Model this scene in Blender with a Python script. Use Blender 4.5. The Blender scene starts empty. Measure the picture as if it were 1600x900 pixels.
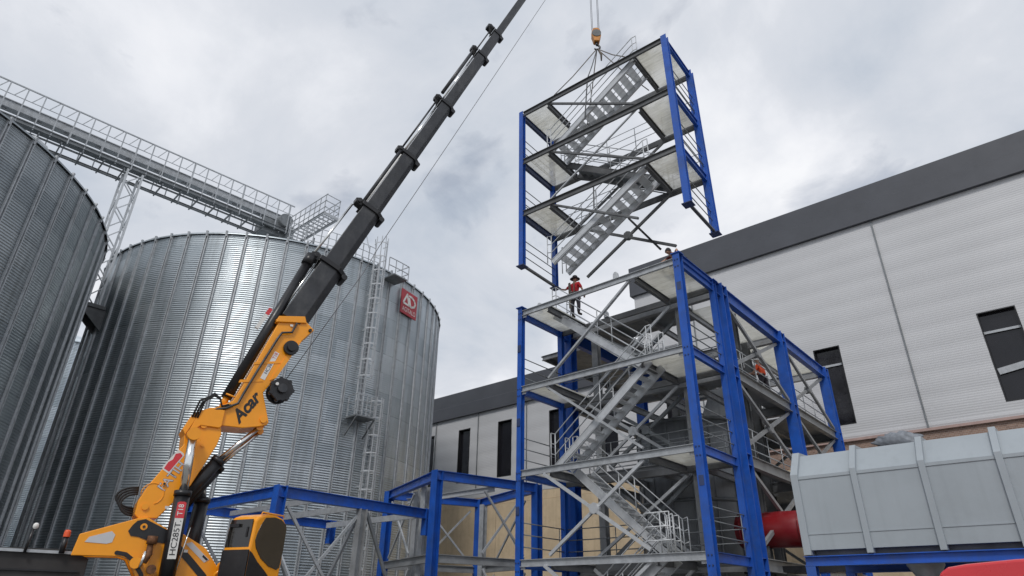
import bpy, bmesh, math, random
from mathutils import Vector, Matrix
random.seed(7)
R = math.radians
PI = math.pi
SC = bpy.context.scene
COL = SC.collection

# ------------------------------------------------------------------ camera
FW = Vector((-0.59, 0.67, 0.45))
def set_camera():
    f, pitch, roll, az = 998.269, 0.468925378, 0.0166496, -0.72383749
    fw = Vector((math.sin(az)*math.cos(pitch), math.cos(az)*math.cos(pitch), math.sin(pitch)))
    r = Vector((math.cos(az), -math.sin(az), 0)); u = r.cross(fw)
    c, s = math.cos(roll), math.sin(roll)
    r2 = r*c + u*s; u2 = -r*s + u*c
    cam = bpy.data.cameras.new('camera'); co = bpy.data.objects.new('camera', cam); COL.objects.link(co)
    cam.sensor_width = 36; cam.lens = f/1600*36; cam.clip_start = .05; cam.clip_end = 3000
    m = Matrix((( r2.x, u2.x, -fw.x, 0), (r2.y, u2.y, -fw.y, 0), (r2.z, u2.z, -fw.z, 1.6), (0, 0, 0, 1)))
    co.matrix_world = m
    SC.camera = co
set_camera()

# ------------------------------------------------------------------ world, sun, exposure
SUN_AZ, SUN_EL = R(152), R(46)          # azimuth measured from +Y towards +X
w = bpy.data.worlds.new('World'); SC.world = w; w.use_nodes = True
nt = w.node_tree; N = nt.nodes; L = nt.links; N.clear()
out = N.new('ShaderNodeOutputWorld'); bg = N.new('ShaderNodeBackground'); bg.inputs[1].default_value = 0.1
sky = N.new('ShaderNodeTexSky'); sky.sky_type = 'NISHITA'; sky.sun_disc = False
sky.sun_elevation = SUN_EL; sky.sun_rotation = SUN_AZ
tc = N.new('ShaderNodeTexCoord'); sep = N.new('ShaderNodeSeparateXYZ'); L.new(tc.outputs['Generated'], sep.inputs[0])
def math_node(op, a, b=None, nt_=None):
    nn = (nt_ or nt).nodes.new('ShaderNodeMath'); nn.operation = op
    for i, v in enumerate((a, b)):
        if v is None: continue
        if isinstance(v, (int, float)): nn.inputs[i].default_value = v
        else: (nt_ or nt).links.new(v, nn.inputs[i])
    return nn.outputs[0]
zz = math_node('ADD', math_node('ABSOLUTE', sep.outputs[2]), .35)
comb = N.new('ShaderNodeCombineXYZ')
L.new(math_node('DIVIDE', sep.outputs[0], zz), comb.inputs[0]); L.new(math_node('DIVIDE', sep.outputs[1], zz), comb.inputs[1])
mp = N.new('ShaderNodeMapping'); mp.inputs['Location'].default_value = (3.1, 1.7, 0); L.new(comb.outputs[0], mp.inputs[0])
def noise(scale, detail, rough, dist=0.0, vec=None):
    n = N.new('ShaderNodeTexNoise'); n.inputs['Scale'].default_value = scale; n.inputs['Detail'].default_value = detail
    n.inputs['Roughness'].default_value = rough; n.inputs['Distortion'].default_value = dist
    L.new(vec or mp.outputs[0], n.inputs['Vector']); return n.outputs['Fac']
def ramp(fac, stops, nt_=None):
    r_ = (nt_ or nt).nodes.new('ShaderNodeValToRGB'); e = r_.color_ramp.elements
    while len(e) < len(stops): e.new(.5)
    for el, (p, c) in zip(e, stops): el.position = p; el.color = (*c, 1)
    (nt_ or nt).links.new(fac, r_.inputs[0]); return r_.outputs[0]
n1 = noise(2.0, 9, .56, .3); n2 = noise(4.3, 7, .55, .3)
shade = ramp(n1, [(.36, (5.3, 5.85, 6.7)), (.45, (6.3, 6.7, 7.4)), (.53, (7.0, 7.3, 7.9)), (.60, (8.2, 8.4, 8.9)), (.69, (9.4, 9.5, 9.8))])
mx = N.new('ShaderNodeMix'); mx.data_type = 'RGBA'; mx.blend_type = 'MIX'
cov = ramp(n2, [(.33, (.66,)*3), (.44, (1, 1, 1))])
L.new(cov, mx.inputs['Factor']); L.new(sky.outputs[0], mx.inputs['A']); L.new(shade, mx.inputs['B'])
L.new(mx.outputs['Result'], bg.inputs[0]); L.new(bg.outputs[0], out.inputs[0])
sd = bpy.data.lights.new('sun', 'SUN'); sd.energy = 1.5; sd.angle = R(14); sd.color = (1, .965, .92)
so = bpy.data.objects.new('sun', sd); COL.objects.link(so)
dirv = Vector((math.sin(SUN_AZ)*math.cos(SUN_EL), math.cos(SUN_AZ)*math.cos(SUN_EL), math.sin(SUN_EL)))
so.rotation_euler = dirv.to_track_quat('Z', 'Y').to_euler(); so.location = (0, 0, 60)
SC.view_settings.view_transform = 'Standard'; SC.view_settings.look = 'None'
SC.view_settings.exposure = 0.0; SC.view_settings.gamma = 1
SC.cycles.max_bounces = 6; SC.cycles.sample_clamp_indirect = 6

# ------------------------------------------------------------------ materials
def mat(name, col, rough=.5, metal=0.0, var=.12, vscale=3.0, dirt=0.0, dirtcol=(.12, .10, .08), bump=0.0, bscale=40, spec=.5, coat=0.0, dscale=1.2, streak=0.0):
    m = bpy.data.materials.new(name); m.use_nodes = True
    t = m.node_tree; p = t.nodes['Principled BSDF']
    p.inputs['Roughness'].default_value = rough; p.inputs['Metallic'].default_value = metal
    p.inputs['Specular IOR Level'].default_value = spec
    p.inputs['Coat Weight'].default_value = coat
    g = t.nodes.new('ShaderNodeNewGeometry')
    def nz(sc, det=4, rg=.6, vec=None):
        n = t.nodes.new('ShaderNodeTexNoise'); n.inputs['Scale'].default_value = sc; n.inputs['Detail'].default_value = det
        n.inputs['Roughness'].default_value = rg; t.links.new(vec or g.outputs['Position'], n.inputs['Vector']); return n.outputs['Fac']
    def mixc(f, a, b, mode='MIX'):
        x = t.nodes.new('ShaderNodeMix'); x.data_type = 'RGBA'; x.blend_type = mode
        for k, v in (('Factor', f), ('A', a), ('B', b)):
            if isinstance(v, (int, float)): x.inputs[k].default_value = v
            elif isinstance(v, tuple): x.inputs[k].default_value = (*v, 1)
            else: t.links.new(v, x.inputs[k])
        return x.outputs['Result']
    hi = tuple(min(1, c*(1+var)) for c in col); lo = tuple(c*(1-var) for c in col)
    c = ramp(nz(vscale), [(.3, lo), (.7, hi)], t)
    if dirt:
        mask = ramp(nz(dscale, 8, .7), [(.5, (0, 0, 0)), (.72, (dirt,)*3)], t)
        c = mixc(mask, c, dirtcol)
    if streak:
        mpn = t.nodes.new('ShaderNodeMapping'); mpn.inputs['Scale'].default_value = (3.5, 3.5, .18)
        t.links.new(g.outputs['Position'], mpn.inputs[0])
        mask = ramp(nz(1.6, 6, .65, mpn.outputs[0]), [(.5, (0, 0, 0)), (.75, (streak,)*3)], t)
        c = mixc(mask, c, dirtcol)
    t.links.new(c, p.inputs['Base Color'])
    rr = ramp(nz(vscale*2.3), [(.3, (max(0, rough-.08),)*3), (.7, (min(1, rough+.1),)*3)], t)
    t.links.new(rr, p.inputs['Roughness'])
    if bump:
        b = t.nodes.new('ShaderNodeBump'); b.inputs['Strength'].default_value = bump; b.inputs['Distance'].default_value = .02
        t.links.new(nz(bscale), b.inputs['Height']); t.links.new(b.outputs[0], p.inputs['Normal'])
    return m
M = {}
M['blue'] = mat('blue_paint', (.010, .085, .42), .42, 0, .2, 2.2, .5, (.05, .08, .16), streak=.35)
M['blue_dark'] = mat('dark_blue_paint_and_shade', (.03, .05, .13), .45, 0, .2, 2.0, .3, (.05, .05, .06))
M['galv'] = mat('galvanised_steel', (.42, .44, .46), .48, .35, .16, 5.0, .4, (.24, .24, .23))
M['galv_dark'] = mat('weathered_galvanised_steel', (.20, .215, .225), .5, .35, .2, 3.0, .4, (.12, .12, .12))
M['galv_light'] = mat('bright_galvanised_steel', (.52, .54, .56), .42, .3, .1, 6.0, .25, (.35, .35, .34))
M['primer'] = mat('grey_primer_steel', (.115, .12, .125), .55, .1, .25, 1.6, .4, (.07, .065, .06))
M['frame_grey'] = mat('grey_painted_steel', (.25, .26, .27), .5, .05, .2, 2.0, .4, (.13, .125, .12))
M['yellow'] = mat('yellow_crane_paint', (.92, .345, .006), .34, 0, .05, 2.0, .12, (.5, .18, .01), coat=.2)
M['boom'] = mat('black_boom_paint', (.028, .030, .035), .38, 0, .3, 2.5, .6, (.10, .10, .10), streak=.3)
M['black'] = mat('black_paint', (.012, .012, .014), .35, 0, .3, 4.0, .4, (.04, .04, .04))
M['rubber'] = mat('black_rubber', (.015, .015, .016), .7, 0, .3, 6)
M['chrome'] = mat('chrome_rod', (.80, .80, .78), .16, 1.0, .05, 5)
M['white'] = mat('white_vinyl', (.74, .73, .70), .4, 0, .05, 9, .25, (.5, .48, .45))
M['red'] = mat('red_paint', (.22, .010, .014), .35, 0, .12, 2.0, .3, (.2, .02, .02), coat=.2)
M['red_bright'] = mat('red_vehicle_paint', (.62, .02, .03), .25, 0, .05, 1.0, .15, (.4, .03, .03), coat=.5)
M['red_sign'] = mat('red_sign_face', (.42, .02, .035), .45, 0, .08, 3, .3, (.3, .04, .05))
M['container'] = mat('light_grey_paint', (.345, .385, .415), .40, 0, .06, .8, .45, (.26, .29, .31), dscale=.6, streak=.3)
M['siding'] = mat('white_siding', (.74, .75, .77), .45, .1, .04, .6)
M['fascia'] = mat('charcoal_cladding', (.070, .075, .088), .5, .1, .12, .5, .2, (.07, .07, .08))
M['dark_glass'] = mat('dark_glazing', (.012, .012, .016), .12, 0, .2, 1)
M['cab_glass'] = mat('tinted_cab_glass', (.02, .018, .016), .06, 0, .1, 1, spec=.8)
M['beige'] = mat('beige_concrete', (.58, .46, .31), .8, 0, .12, .8, .5, (.36, .28, .18), bump=.3, streak=.35)
M['panel_grey'] = mat('grey_panel', (.55, .55, .56), .5, 0, .05, 4)
M['skin'] = mat('skin', (.42, .24, .17), .6, 0, .08, 20)
M['shirt'] = mat('red_cloth', (.50, .02, .03), .85, 0, .25, 14, bump=.4, bscale=30)
M['orange_cloth'] = mat('orange_cloth', (.80, .10, .03), .8, 0, .2, 14, bump=.4, bscale=30)
M['maroon_cloth'] = mat('maroon_cloth', (.10, .015, .018), .9, 0, .25, 14, bump=.4, bscale=30)
M['trousers'] = mat('dark_cloth', (.045, .04, .05), .9, 0, .3, 14, bump=.4, bscale=30)
M['hat'] = mat('hat_felt', (.05, .05, .055), .9, 0, .3, 20)
M['strap'] = mat('webbing', (.16, .14, .12), .9, 0, .2, 30)
M['boot'] = mat('boot_leather', (.03, .022, .018), .7, 0, .2, 20)
M['orange_block'] = mat('orange_hook_paint', (.50, .20, .03), .5, .1, .3, 9, .7, (.08, .06, .05), dscale=5)
M['wire'] = mat('steel_wire', (.16, .16, .17), .55, .5, .2, 20)
M['amber'] = mat('amber_lens', (.70, .09, .02), .25, 0, .1, 9)
M['tarp'] = mat('grey_tarp', (.20, .22, .25), .6, 0, .3, 4, bump=.6, bscale=12)
M['vessel'] = mat('vessel_sheet', (.27, .285, .30), .45, .35, .2, .7, .4, (.09, .09, .09), streak=.35)
M['asphalt'] = mat('concrete_yard', (.20, .195, .18), .9, 0, .2, .3, .5, (.12, .11, .10), bump=.4, bscale=5)

def node_mat_deck():
    m = bpy.data.materials.new('deck_sheet'); m.use_nodes = True; t = m.node_tree; p = t.nodes['Principled BSDF']
    g = t.nodes.new('ShaderNodeNewGeometry'); mp_ = t.nodes.new('ShaderNodeMapping'); mp_.inputs['Scale'].default_value = (1, 9, 1)
    t.links.new(g.outputs['Position'], mp_.inputs[0])
    n = t.nodes.new('ShaderNodeTexNoise'); n.inputs['Scale'].default_value = 1.4; n.inputs['Detail'].default_value = 7; n.inputs['Roughness'].default_value = .65
    t.links.new(mp_.outputs[0], n.inputs['Vector'])
    c = ramp(n.outputs['Fac'], [(.3, (.58, .57, .51)), (.5, (.80, .79, .72)), (.7, (.90, .89, .83))], t)
    t.links.new(c, p.inputs['Base Color']); p.inputs['Roughness'].default_value = .6
    tr = t.nodes.new('ShaderNodeBsdfTranslucent'); t.links.new(c, tr.inputs[0])
    ms = t.nodes.new('ShaderNodeMixShader'); ms.inputs[0].default_value = .55
    t.links.new(p.outputs[0], ms.inputs[1]); t.links.new(tr.outputs[0], ms.inputs[2])
    tp = t.nodes.new('ShaderNodeBsdfTransparent'); m2 = t.nodes.new('ShaderNodeMixShader')
    wv = t.nodes.new('ShaderNodeTexNoise'); wv.inputs['Scale'].default_value = .9; t.links.new(g.outputs['Position'], wv.inputs['Vector'])
    t.links.new(ramp(wv.outputs['Fac'], [(.35, (.22,)*3), (.65, (.5,)*3)], t), m2.inputs[0]); t.links.new(ms.outputs[0], m2.inputs[1]); t.links.new(tp.outputs[0], m2.inputs[2])
    t.links.new(m2.outputs[0], t.nodes['Material Output'].inputs[0])
    return m
M['deck'] = node_mat_deck()

def node_mat_grating():
    m = bpy.data.materials.new('stair_grating'); m.use_nodes = True; t = m.node_tree; p = t.nodes['Principled BSDF']
    p.inputs['Base Color'].default_value = (.62, .64, .65, 1); p.inputs['Roughness'].default_value = .5; p.inputs['Metallic'].default_value = .2
    tp = t.nodes.new('ShaderNodeBsdfTransparent'); m2 = t.nodes.new('ShaderNodeMixShader'); m2.inputs[0].default_value = .38
    t.links.new(p.outputs[0], m2.inputs[1]); t.links.new(tp.outputs[0], m2.inputs[2]); t.links.new(m2.outputs[0], t.nodes['Material Output'].inputs[0])
    return m
M['grating'] = node_mat_grating()

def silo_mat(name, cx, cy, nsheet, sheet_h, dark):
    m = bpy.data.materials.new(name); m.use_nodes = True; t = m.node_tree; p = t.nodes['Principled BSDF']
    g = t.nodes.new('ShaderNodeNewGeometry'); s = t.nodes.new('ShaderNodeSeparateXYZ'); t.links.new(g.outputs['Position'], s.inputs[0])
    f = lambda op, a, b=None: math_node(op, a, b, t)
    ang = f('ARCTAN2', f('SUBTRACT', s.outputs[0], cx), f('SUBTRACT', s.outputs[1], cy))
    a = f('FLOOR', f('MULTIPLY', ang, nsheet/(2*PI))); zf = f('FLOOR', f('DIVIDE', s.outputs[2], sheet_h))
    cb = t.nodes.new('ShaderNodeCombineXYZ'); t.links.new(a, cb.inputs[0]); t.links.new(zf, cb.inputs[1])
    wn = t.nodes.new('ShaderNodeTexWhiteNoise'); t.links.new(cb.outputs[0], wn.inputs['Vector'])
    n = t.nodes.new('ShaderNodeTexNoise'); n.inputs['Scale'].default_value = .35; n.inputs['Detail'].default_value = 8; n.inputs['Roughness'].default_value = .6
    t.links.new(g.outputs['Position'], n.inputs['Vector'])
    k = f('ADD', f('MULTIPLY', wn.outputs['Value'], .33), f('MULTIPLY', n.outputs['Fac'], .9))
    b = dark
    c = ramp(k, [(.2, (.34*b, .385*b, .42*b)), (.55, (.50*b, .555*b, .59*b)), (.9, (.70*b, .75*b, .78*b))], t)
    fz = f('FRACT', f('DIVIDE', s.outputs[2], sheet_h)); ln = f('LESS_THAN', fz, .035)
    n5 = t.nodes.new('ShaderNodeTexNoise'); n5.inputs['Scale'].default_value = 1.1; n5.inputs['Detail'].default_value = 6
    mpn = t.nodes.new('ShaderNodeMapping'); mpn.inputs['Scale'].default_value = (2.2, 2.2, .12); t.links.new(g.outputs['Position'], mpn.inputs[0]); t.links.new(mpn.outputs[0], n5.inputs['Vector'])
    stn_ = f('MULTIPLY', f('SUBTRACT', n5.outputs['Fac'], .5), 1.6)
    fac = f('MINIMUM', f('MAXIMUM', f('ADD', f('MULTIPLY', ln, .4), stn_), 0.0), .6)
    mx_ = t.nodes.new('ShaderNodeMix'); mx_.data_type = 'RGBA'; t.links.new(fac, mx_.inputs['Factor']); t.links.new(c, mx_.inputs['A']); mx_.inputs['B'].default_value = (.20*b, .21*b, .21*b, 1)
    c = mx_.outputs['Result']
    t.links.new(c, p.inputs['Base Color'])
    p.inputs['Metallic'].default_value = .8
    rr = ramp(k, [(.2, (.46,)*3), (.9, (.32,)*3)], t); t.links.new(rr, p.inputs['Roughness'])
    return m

def siding_mat(name, col, pitch):
    m = bpy.data.materials.new(name); m.use_nodes = True; t = m.node_tree; p = t.nodes['Principled BSDF']
    g = t.nodes.new('ShaderNodeNewGeometry'); s = t.nodes.new('ShaderNodeSeparateXYZ'); t.links.new(g.outputs['Position'], s.inputs[0])
    sn = math_node('SINE', math_node('MULTIPLY', s.outputs[2], 2*PI/pitch, t), None, t)
    b = t.nodes.new('ShaderNodeBump'); b.inputs['Strength'].default_value = .16; b.inputs['Distance'].default_value = .012
    t.links.new(sn, b.inputs['Height']); t.links.new(b.outputs[0], p.inputs['Normal'])
    n = t.nodes.new('ShaderNodeTexNoise'); n.inputs['Scale'].default_value = .25; n.inputs['Detail'].default_value = 6
    t.links.new(g.outputs['Position'], n.inputs['Vector'])
    c = ramp(n.outputs['Fac'], [(.3, tuple(v*.92 for v in col)), (.7, col)], t)
    t.links.new(c, p.inputs['Base Color']); p.inputs['Roughness'].default_value = .5; p.inputs['Metallic'].default_value = .05
    return m
M['siding'] = siding_mat('white_siding', (.57, .575, .59), .12)

def brick_mat():
    m = bpy.data.materials.new('brickwork'); m.use_nodes = True; t = m.node_tree; p = t.nodes['Principled BSDF']
    g = t.nodes.new('ShaderNodeNewGeometry'); s = t.nodes.new('ShaderNodeSeparateXYZ'); t.links.new(g.outputs['Position'], s.inputs[0])
    cb = t.nodes.new('ShaderNodeCombineXYZ'); t.links.new(s.outputs[0], cb.inputs[0]); t.links.new(s.outputs[2], cb.inputs[1])
    br = t.nodes.new('ShaderNodeTexBrick'); br.inputs['Scale'].default_value = 3.2
    br.inputs['Color1'].default_value = (.22, .14, .11, 1); br.inputs['Color2'].default_value = (.34, .22, .17, 1); br.inputs['Mortar'].default_value = (.38, .34, .30, 1)
    t.links.new(cb.outputs[0], br.inputs['Vector']); t.links.new(br.outputs['Color'], p.inputs['Base Color']); p.inputs['Roughness'].default_value = .9
    return m
M['brick'] = brick_mat()

# ------------------------------------------------------------------ mesh helpers
ORG = {}
class MB:
    def __init__(s): s.v = []; s.f = []; s.smooth = []
    def add(s, vs, fs, smooth=False):
        o = len(s.v); s.v += [Vector(q) for q in vs]; s.f += [tuple(i+o for i in f) for f in fs]; s.smooth += [smooth]*len(fs); return s
    def box(s, lo, hi):
        x0, y0, z0 = lo; x1, y1, z1 = hi
        return s.add([(x0,y0,z0),(x1,y0,z0),(x1,y1,z0),(x0,y1,z0),(x0,y0,z1),(x1,y0,z1),(x1,y1,z1),(x0,y1,z1)],
                     [(0,3,2,1),(4,5,6,7),(0,1,5,4),(1,2,6,5),(2,3,7,6),(3,0,4,7)])
    def sweep(s, p, q, prof, up=(0,0,1)):
        # extrude 2-D profile (side, up) from p to q
        p, q = Vector(p), Vector(q); d = (q-p).normalized(); up = Vector(up)
        if abs(d.dot(up)) > .98: up = Vector((0,1,0)) if abs(d.y) < .9 else Vector((1,0,0))
        side = d.cross(up).normalized(); u = side.cross(d).normalized(); n = len(prof)
        vs = [p+side*a+u*b for a, b in prof]+[q+side*a+u*b for a, b in prof]
        fs = [(i, (i+1) % n, (i+1) % n+n, i+n) for i in range(n)]
        s.add(vs, fs+[tuple(range(n))[::-1], tuple(range(n, 2*n))]); return s
    def beam(s, p, q, w=.1, h=None, up=(0,0,1), off=(0,0)):
        h = h or w; a, b = off
        return s.sweep(p, q, [(-w/2+a,-h/2+b),(w/2+a,-h/2+b),(w/2+a,h/2+b),(-w/2+a,h/2+b)], up)
    def ibeam(s, p, q, w=.15, h=.25, t=.02, up=(0,0,1)):
        pr = [(-w/2,-h/2),(w/2,-h/2),(w/2,-h/2+t),(t/2,-h/2+t),(t/2,h/2-t),(w/2,h/2-t),(w/2,h/2),(-w/2,h/2),(-w/2,h/2-t),(-t/2,h/2-t),(-t/2,-h/2+t),(-w/2,-h/2+t)]
        return s.sweep(p, q, pr, up)
    def channel(s, p, q, w=.08, h=.2, t=.015, up=(0,0,1), flip=1):
        pr = [(0,-h/2),(w,-h/2),(w,-h/2+t),(t,-h/2+t),(t,h/2-t),(w,h/2-t),(w,h/2),(0,h/2)]
        pr = [(a*flip, b) for a, b in pr]
        if flip < 0: pr = pr[::-1]
        return s.sweep(p, q, pr, up)
    def angle(s, p, q, w=.09, t=.012, up=(0,0,1)):
        return s.sweep(p, q, [(0,0),(w,0),(w,t),(t,t),(t,w),(0,w)], up)
    def tube(s, pts, r, n=8, cap=True):
        pts = [Vector(p) for p in pts]; rr = r if isinstance(r, (list, tuple)) else [r]*len(pts)
        vs = []; u = None
        for i, p in enumerate(pts):
            d = (pts[min(i+1, len(pts)-1)]-pts[max(i-1, 0)]).normalized()
            if u is None: u = d.orthogonal().normalized()
            u = (u-d*u.dot(d)).normalized(); v = d.cross(u)
            vs += [p+(u*math.cos(2*PI*k/n)+v*math.sin(2*PI*k/n))*rr[i] for k in range(n)]
        fs = [(i*n+k, i*n+(k+1) % n, (i+1)*n+(k+1) % n, (i+1)*n+k) for i in range(len(pts)-1) for k in range(n)]
        s.add(vs, fs, True)
        if cap: s.f += [tuple(len(s.v)-len(vs)+k for k in range(n))[::-1], tuple(len(s.v)-n+k for k in range(n))]; s.smooth += [False]*2
        return s
    def disc(s, c, axis, r, t, n=20):
        c = Vector(c); a = Vector(axis).normalized(); return s.tube([c-a*t/2, c+a*t/2], r, n)
    def prism(s, poly, ax, ay, az, o, t0, t1):
        # polygon in (ax, ay) about o, extruded along az from t0 to t1
        ax, ay, az, o = map(Vector, (ax, ay, az, o)); n = len(poly)
        vs = [o+ax*a+ay*b+az*t0 for a, b in poly]+[o+ax*a+ay*b+az*t1 for a, b in poly]
        return s.add(vs, [(i, (i+1) % n, (i+1) % n+n, i+n) for i in range(n)]+[tuple(range(n))[::-1], tuple(range(n, 2*n))])
    def lathe(s, c, prof, n=48, axis='z', a0=0, a1=2*PI, smooth=True):
        c = Vector(c); vs = []; full = abs(a1-a0-2*PI) < 1e-6; m = n if full else n+1
        for k in range(m):
            a = a0+(a1-a0)*k/n
            for r, h in prof: vs.append(c+Vector((r*math.sin(a), r*math.cos(a), h)))
        L_ = len(prof); fs = []
        for k in range(n):
            k2 = (k+1) % m
            for j in range(L_-1): fs.append((k*L_+j, k*L_+j+1, k2*L_+j+1, k2*L_+j))
        return s.add(vs, fs, smooth)
    def build(s, name, m, parent=None, label=None, org=None, bevel=0, thick=0):
        me = bpy.data.meshes.new(name)
        o3 = Vector(org) if org is not None else (ORG[parent] if parent is not None else Vector((0,0,0)))
        me.from_pydata([tuple(v-o3) for v in s.v], [], s.f); me.update()
        bm = bmesh.new(); bm.from_mesh(me); bmesh.ops.recalc_face_normals(bm, faces=bm.faces); bm.to_mesh(me); bm.free()
        me.polygons.foreach_set('use_smooth', s.smooth)
        me.materials.append(M[m] if isinstance(m, str) else m)
        ob = bpy.data.objects.new(name, me); COL.objects.link(ob)
        if parent is not None: ob.parent = parent
        else: ob.location = o3
        ORG[ob] = o3
        if label: ob['label'] = label
        if bevel:
            b = ob.modifiers.new('bevel', 'BEVEL'); b.width = bevel; b.segments = 2; b.limit_method = 'ANGLE'
        return ob
def thing(name, label, cat, loc=(0,0,0), group=None, rot=None):
    o = bpy.data.objects.new(name, None); COL.objects.link(o); o.location = loc; o.empty_display_size = .3
    o['label'] = label; o['category'] = cat
    if group: o['group'] = group
    ORG[o] = Vector(loc)
    if rot is not None: o.rotation_euler = rot; ORG[o] = Vector((0,0,0))
    return o
def tag(o, label, cat, group=None):
    o['label'] = label; o['category'] = cat
    if group: o['group'] = group
    return o
def text_part(s, m, parent, o, ax, ay, size, name='lettering', ext=.004, shear=0, sx=1.0, align='CENTER', bold=0.0):
    cu = bpy.data.curves.new(name, 'FONT'); cu.body = s; cu.size = 1; cu.extrude = 0; cu.align_x = align; cu.align_y = 'CENTER'; cu.shear = shear; cu.offset = bold
    to = bpy.data.objects.new(name, cu); COL.objects.link(to)
    bpy.context.view_layer.update()
    me = bpy.data.meshes.new_from_object(to.evaluated_get(bpy.context.evaluated_depsgraph_get()))
    bpy.data.objects.remove(to)
    ax, ay, o = Vector(ax).normalized(), Vector(ay).normalized(), Vector(o); nz = ax.cross(ay)
    for v in me.vertices:
        v.co = o+ax*v.co.x*size*sx+ay*v.co.y*size+nz*ext-ORG[parent]
    me.materials.clear(); me.materials.append(M[m]); me.name = name
    ob = bpy.data.objects.new(name, me); COL.objects.link(ob); ob.parent = parent; ORG[ob] = ORG[parent]
    return ob

# ================================================================== GROUND
g = MB().add([(-900,-900,0),(900,-900,0),(900,900,0),(-900,900,0)], [(0,1,2,3)]).build('ground', 'asphalt'); g['kind'] = 'structure'

# ================================================================== WAREHOUSE
YW = 36.0
wh = thing('warehouse', 'long industrial hall with white ribbed siding, charcoal eaves and tall dark windows', 'warehouse', (-10, YW, 0))
def siding(x0, x1, z0, z1, holes):
    # vertical strips between windows, gently bowed panels every 1.15 m
    mb = MB(); zs = []
    z = z1
    while z > z0+1e-6:
        zb = max(z0, z-1.15); n = 6
        for i in range(n): zs.append((z-(z-zb)*i/n, -.018*math.sin(PI*(i+.5)/n)-.004))
        z = zb
    zs.append((z0, 0))
    xs = sorted({x0, x1}|{h[0] for h in holes}|{h[1] for h in holes})
    for a, b in zip(xs, xs[1:]):
        for (za, ya), (zb, yb) in zip(zs, zs[1:]):
            segs = [(zb, za)]
            for h in holes:
                if h[0] <= a+1e-6 and b <= h[1]+1e-6:
                    ns = []
                    for lo, hi in segs:
                        if hi > h[3]: ns.append((max(lo, h[3]), hi))
                        if lo < h[2]: ns.append((lo, min(hi, h[2])))
                    segs = ns
            for lo, hi in segs:
                if hi-lo < 1e-4: continue
                f = lambda zq: ya+(yb-ya)*((za-zq)/(za-zb) if za > zb else 0)
                mb.add([(a, YW+f(lo), lo), (b, YW+f(lo), lo), (b, YW+f(hi), hi), (a, YW+f(hi), hi)], [(0,1,2,3)])
    return mb
ZB = 9.75
winR = [(-9.38, -8.02, 10.5, 14.8), (-1.70, -.16, 10.45, 14.85)]
winL = [(-46.0, -44.7, 10.5, 14.7), (-41.6, -40.2, 10.5, 14.7), (-37.3, -36.0, 10.5, 14.7), (-33.0, -31.6, 10.5, 14.7), (-28.0, -26.6, 10.5, 14.7), (-23.6, -22.3, 10.5, 14.7)]
winR2 = [(-18.6, -17.2, 10.5, 14.7), (-14.0, -12.7, 10.5, 14.7), (6.2, 7.7, 10.5, 14.8)]
siding(-20.3, 16, ZB, 21.5, winR+winR2).build('tall_wall', 'siding', wh)
siding(-75, -20.3, 9.2, 15.75, winL).build('low_wall', 'siding', wh)
MB().box((-20.35, YW+.3, ZB), (16, YW+14, 21.4)).build('hall_body', 'siding', wh)
MB().box((-75, YW+.35, ZB), (-20.4, YW+14, 15.7)).build('wing_body', 'siding', wh)
mb = MB()
mb.sweep((-20.5, YW, 0), (16.1, YW, 0), [(.25, 21.5), (.25, 22.6), (.18, 22.65), (.18, 23.75), (.0, 23.85), (-3, 24.1), (-3, 21.5)])
mb.build('tall_fascia', 'fascia', wh)
mb = MB()
mb.sweep((-75, YW, 0), (-20.36, YW, 0), [(.25, 15.75), (.25, 16.75), (.18, 16.8), (.18, 17.85), (0, 17.95), (-3, 18.2), (-3, 15.75)])
mb.build('low_fascia', 'fascia', wh)
for h in winR+winL+winR2:
    f_ = MB(); a, b, z0, z1 = h
    for lo, hi in (((a, YW-.03, z0), (a+.05, YW+.3, z1)), ((b-.05, YW-.03, z0), (b, YW+.3, z1)), ((a+.05, YW-.03, z1-.05), (b-.05, YW+.3, z1)), ((a+.05, YW-.03, z0), (b-.05, YW+.3, z0+.05))): f_.box(lo, hi)
    fo = f_.build('window', 'black', wh)
    MB().box((a+.05, YW+.22, z0+.05), (b-.05, YW+.25, z1-.05)).build('pane', 'dark_glass', fo)
    if a > -12 and a < 5: MB().beam((a+.05, YW+.15, z1-1.0), (b-.05, YW+.15, z1-1.0), .04, .12).build('rail', 'galv', fo)
a = MB().beam((-1.6, YW+.12, 11.9), (-.25, YW+.12, 12.1), .04, .3).build('banner', 'galv', wh)
for x, z0, z1 in ((-4.95, ZB, 21.5), (-16.1, ZB, 21.5), (4.3, ZB, 21.5), (-35.1, ZB, 17.8), (-30.1, ZB, 15.7), (-40.0, ZB, 15.7)):
    MB().box((x-.03, YW-.10, z0), (x+.03, YW-.04, z1)).build('joint_strip', 'galv_dark', wh)
MB().box((-75, YW-.06, ZB-.12), (16, YW+.2, ZB)).build('base_flashing', 'red', wh) if False else None
MB().box((-20.2, YW-.12, ZB-.13), (16, YW+.25, ZB-.003)).build('sill_strip', mat('sill_pink', (.42, .30, .27), .7), wh)
MB().box((-20.2, YW+.02, 8.6), (16, YW+.5, ZB-.135)).build('brick_band', 'brick', wh)
MB().box((-75, YW+.02, 8.6), (-20.22, YW+.5, 9.19)).build('concrete_band', 'beige', wh)
mb = MB()
x = -75
while x < 16:
    mb.box((x+.02, YW-.02, 0), (x+5.98, YW+.45, 8.58)); x += 6
mb.build('concrete_wall', 'beige', wh)
MB().box((-75, YW+.02, 0), (16, YW+.44, 8.57)).build('joint_backing', 'primer', wh)
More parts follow.
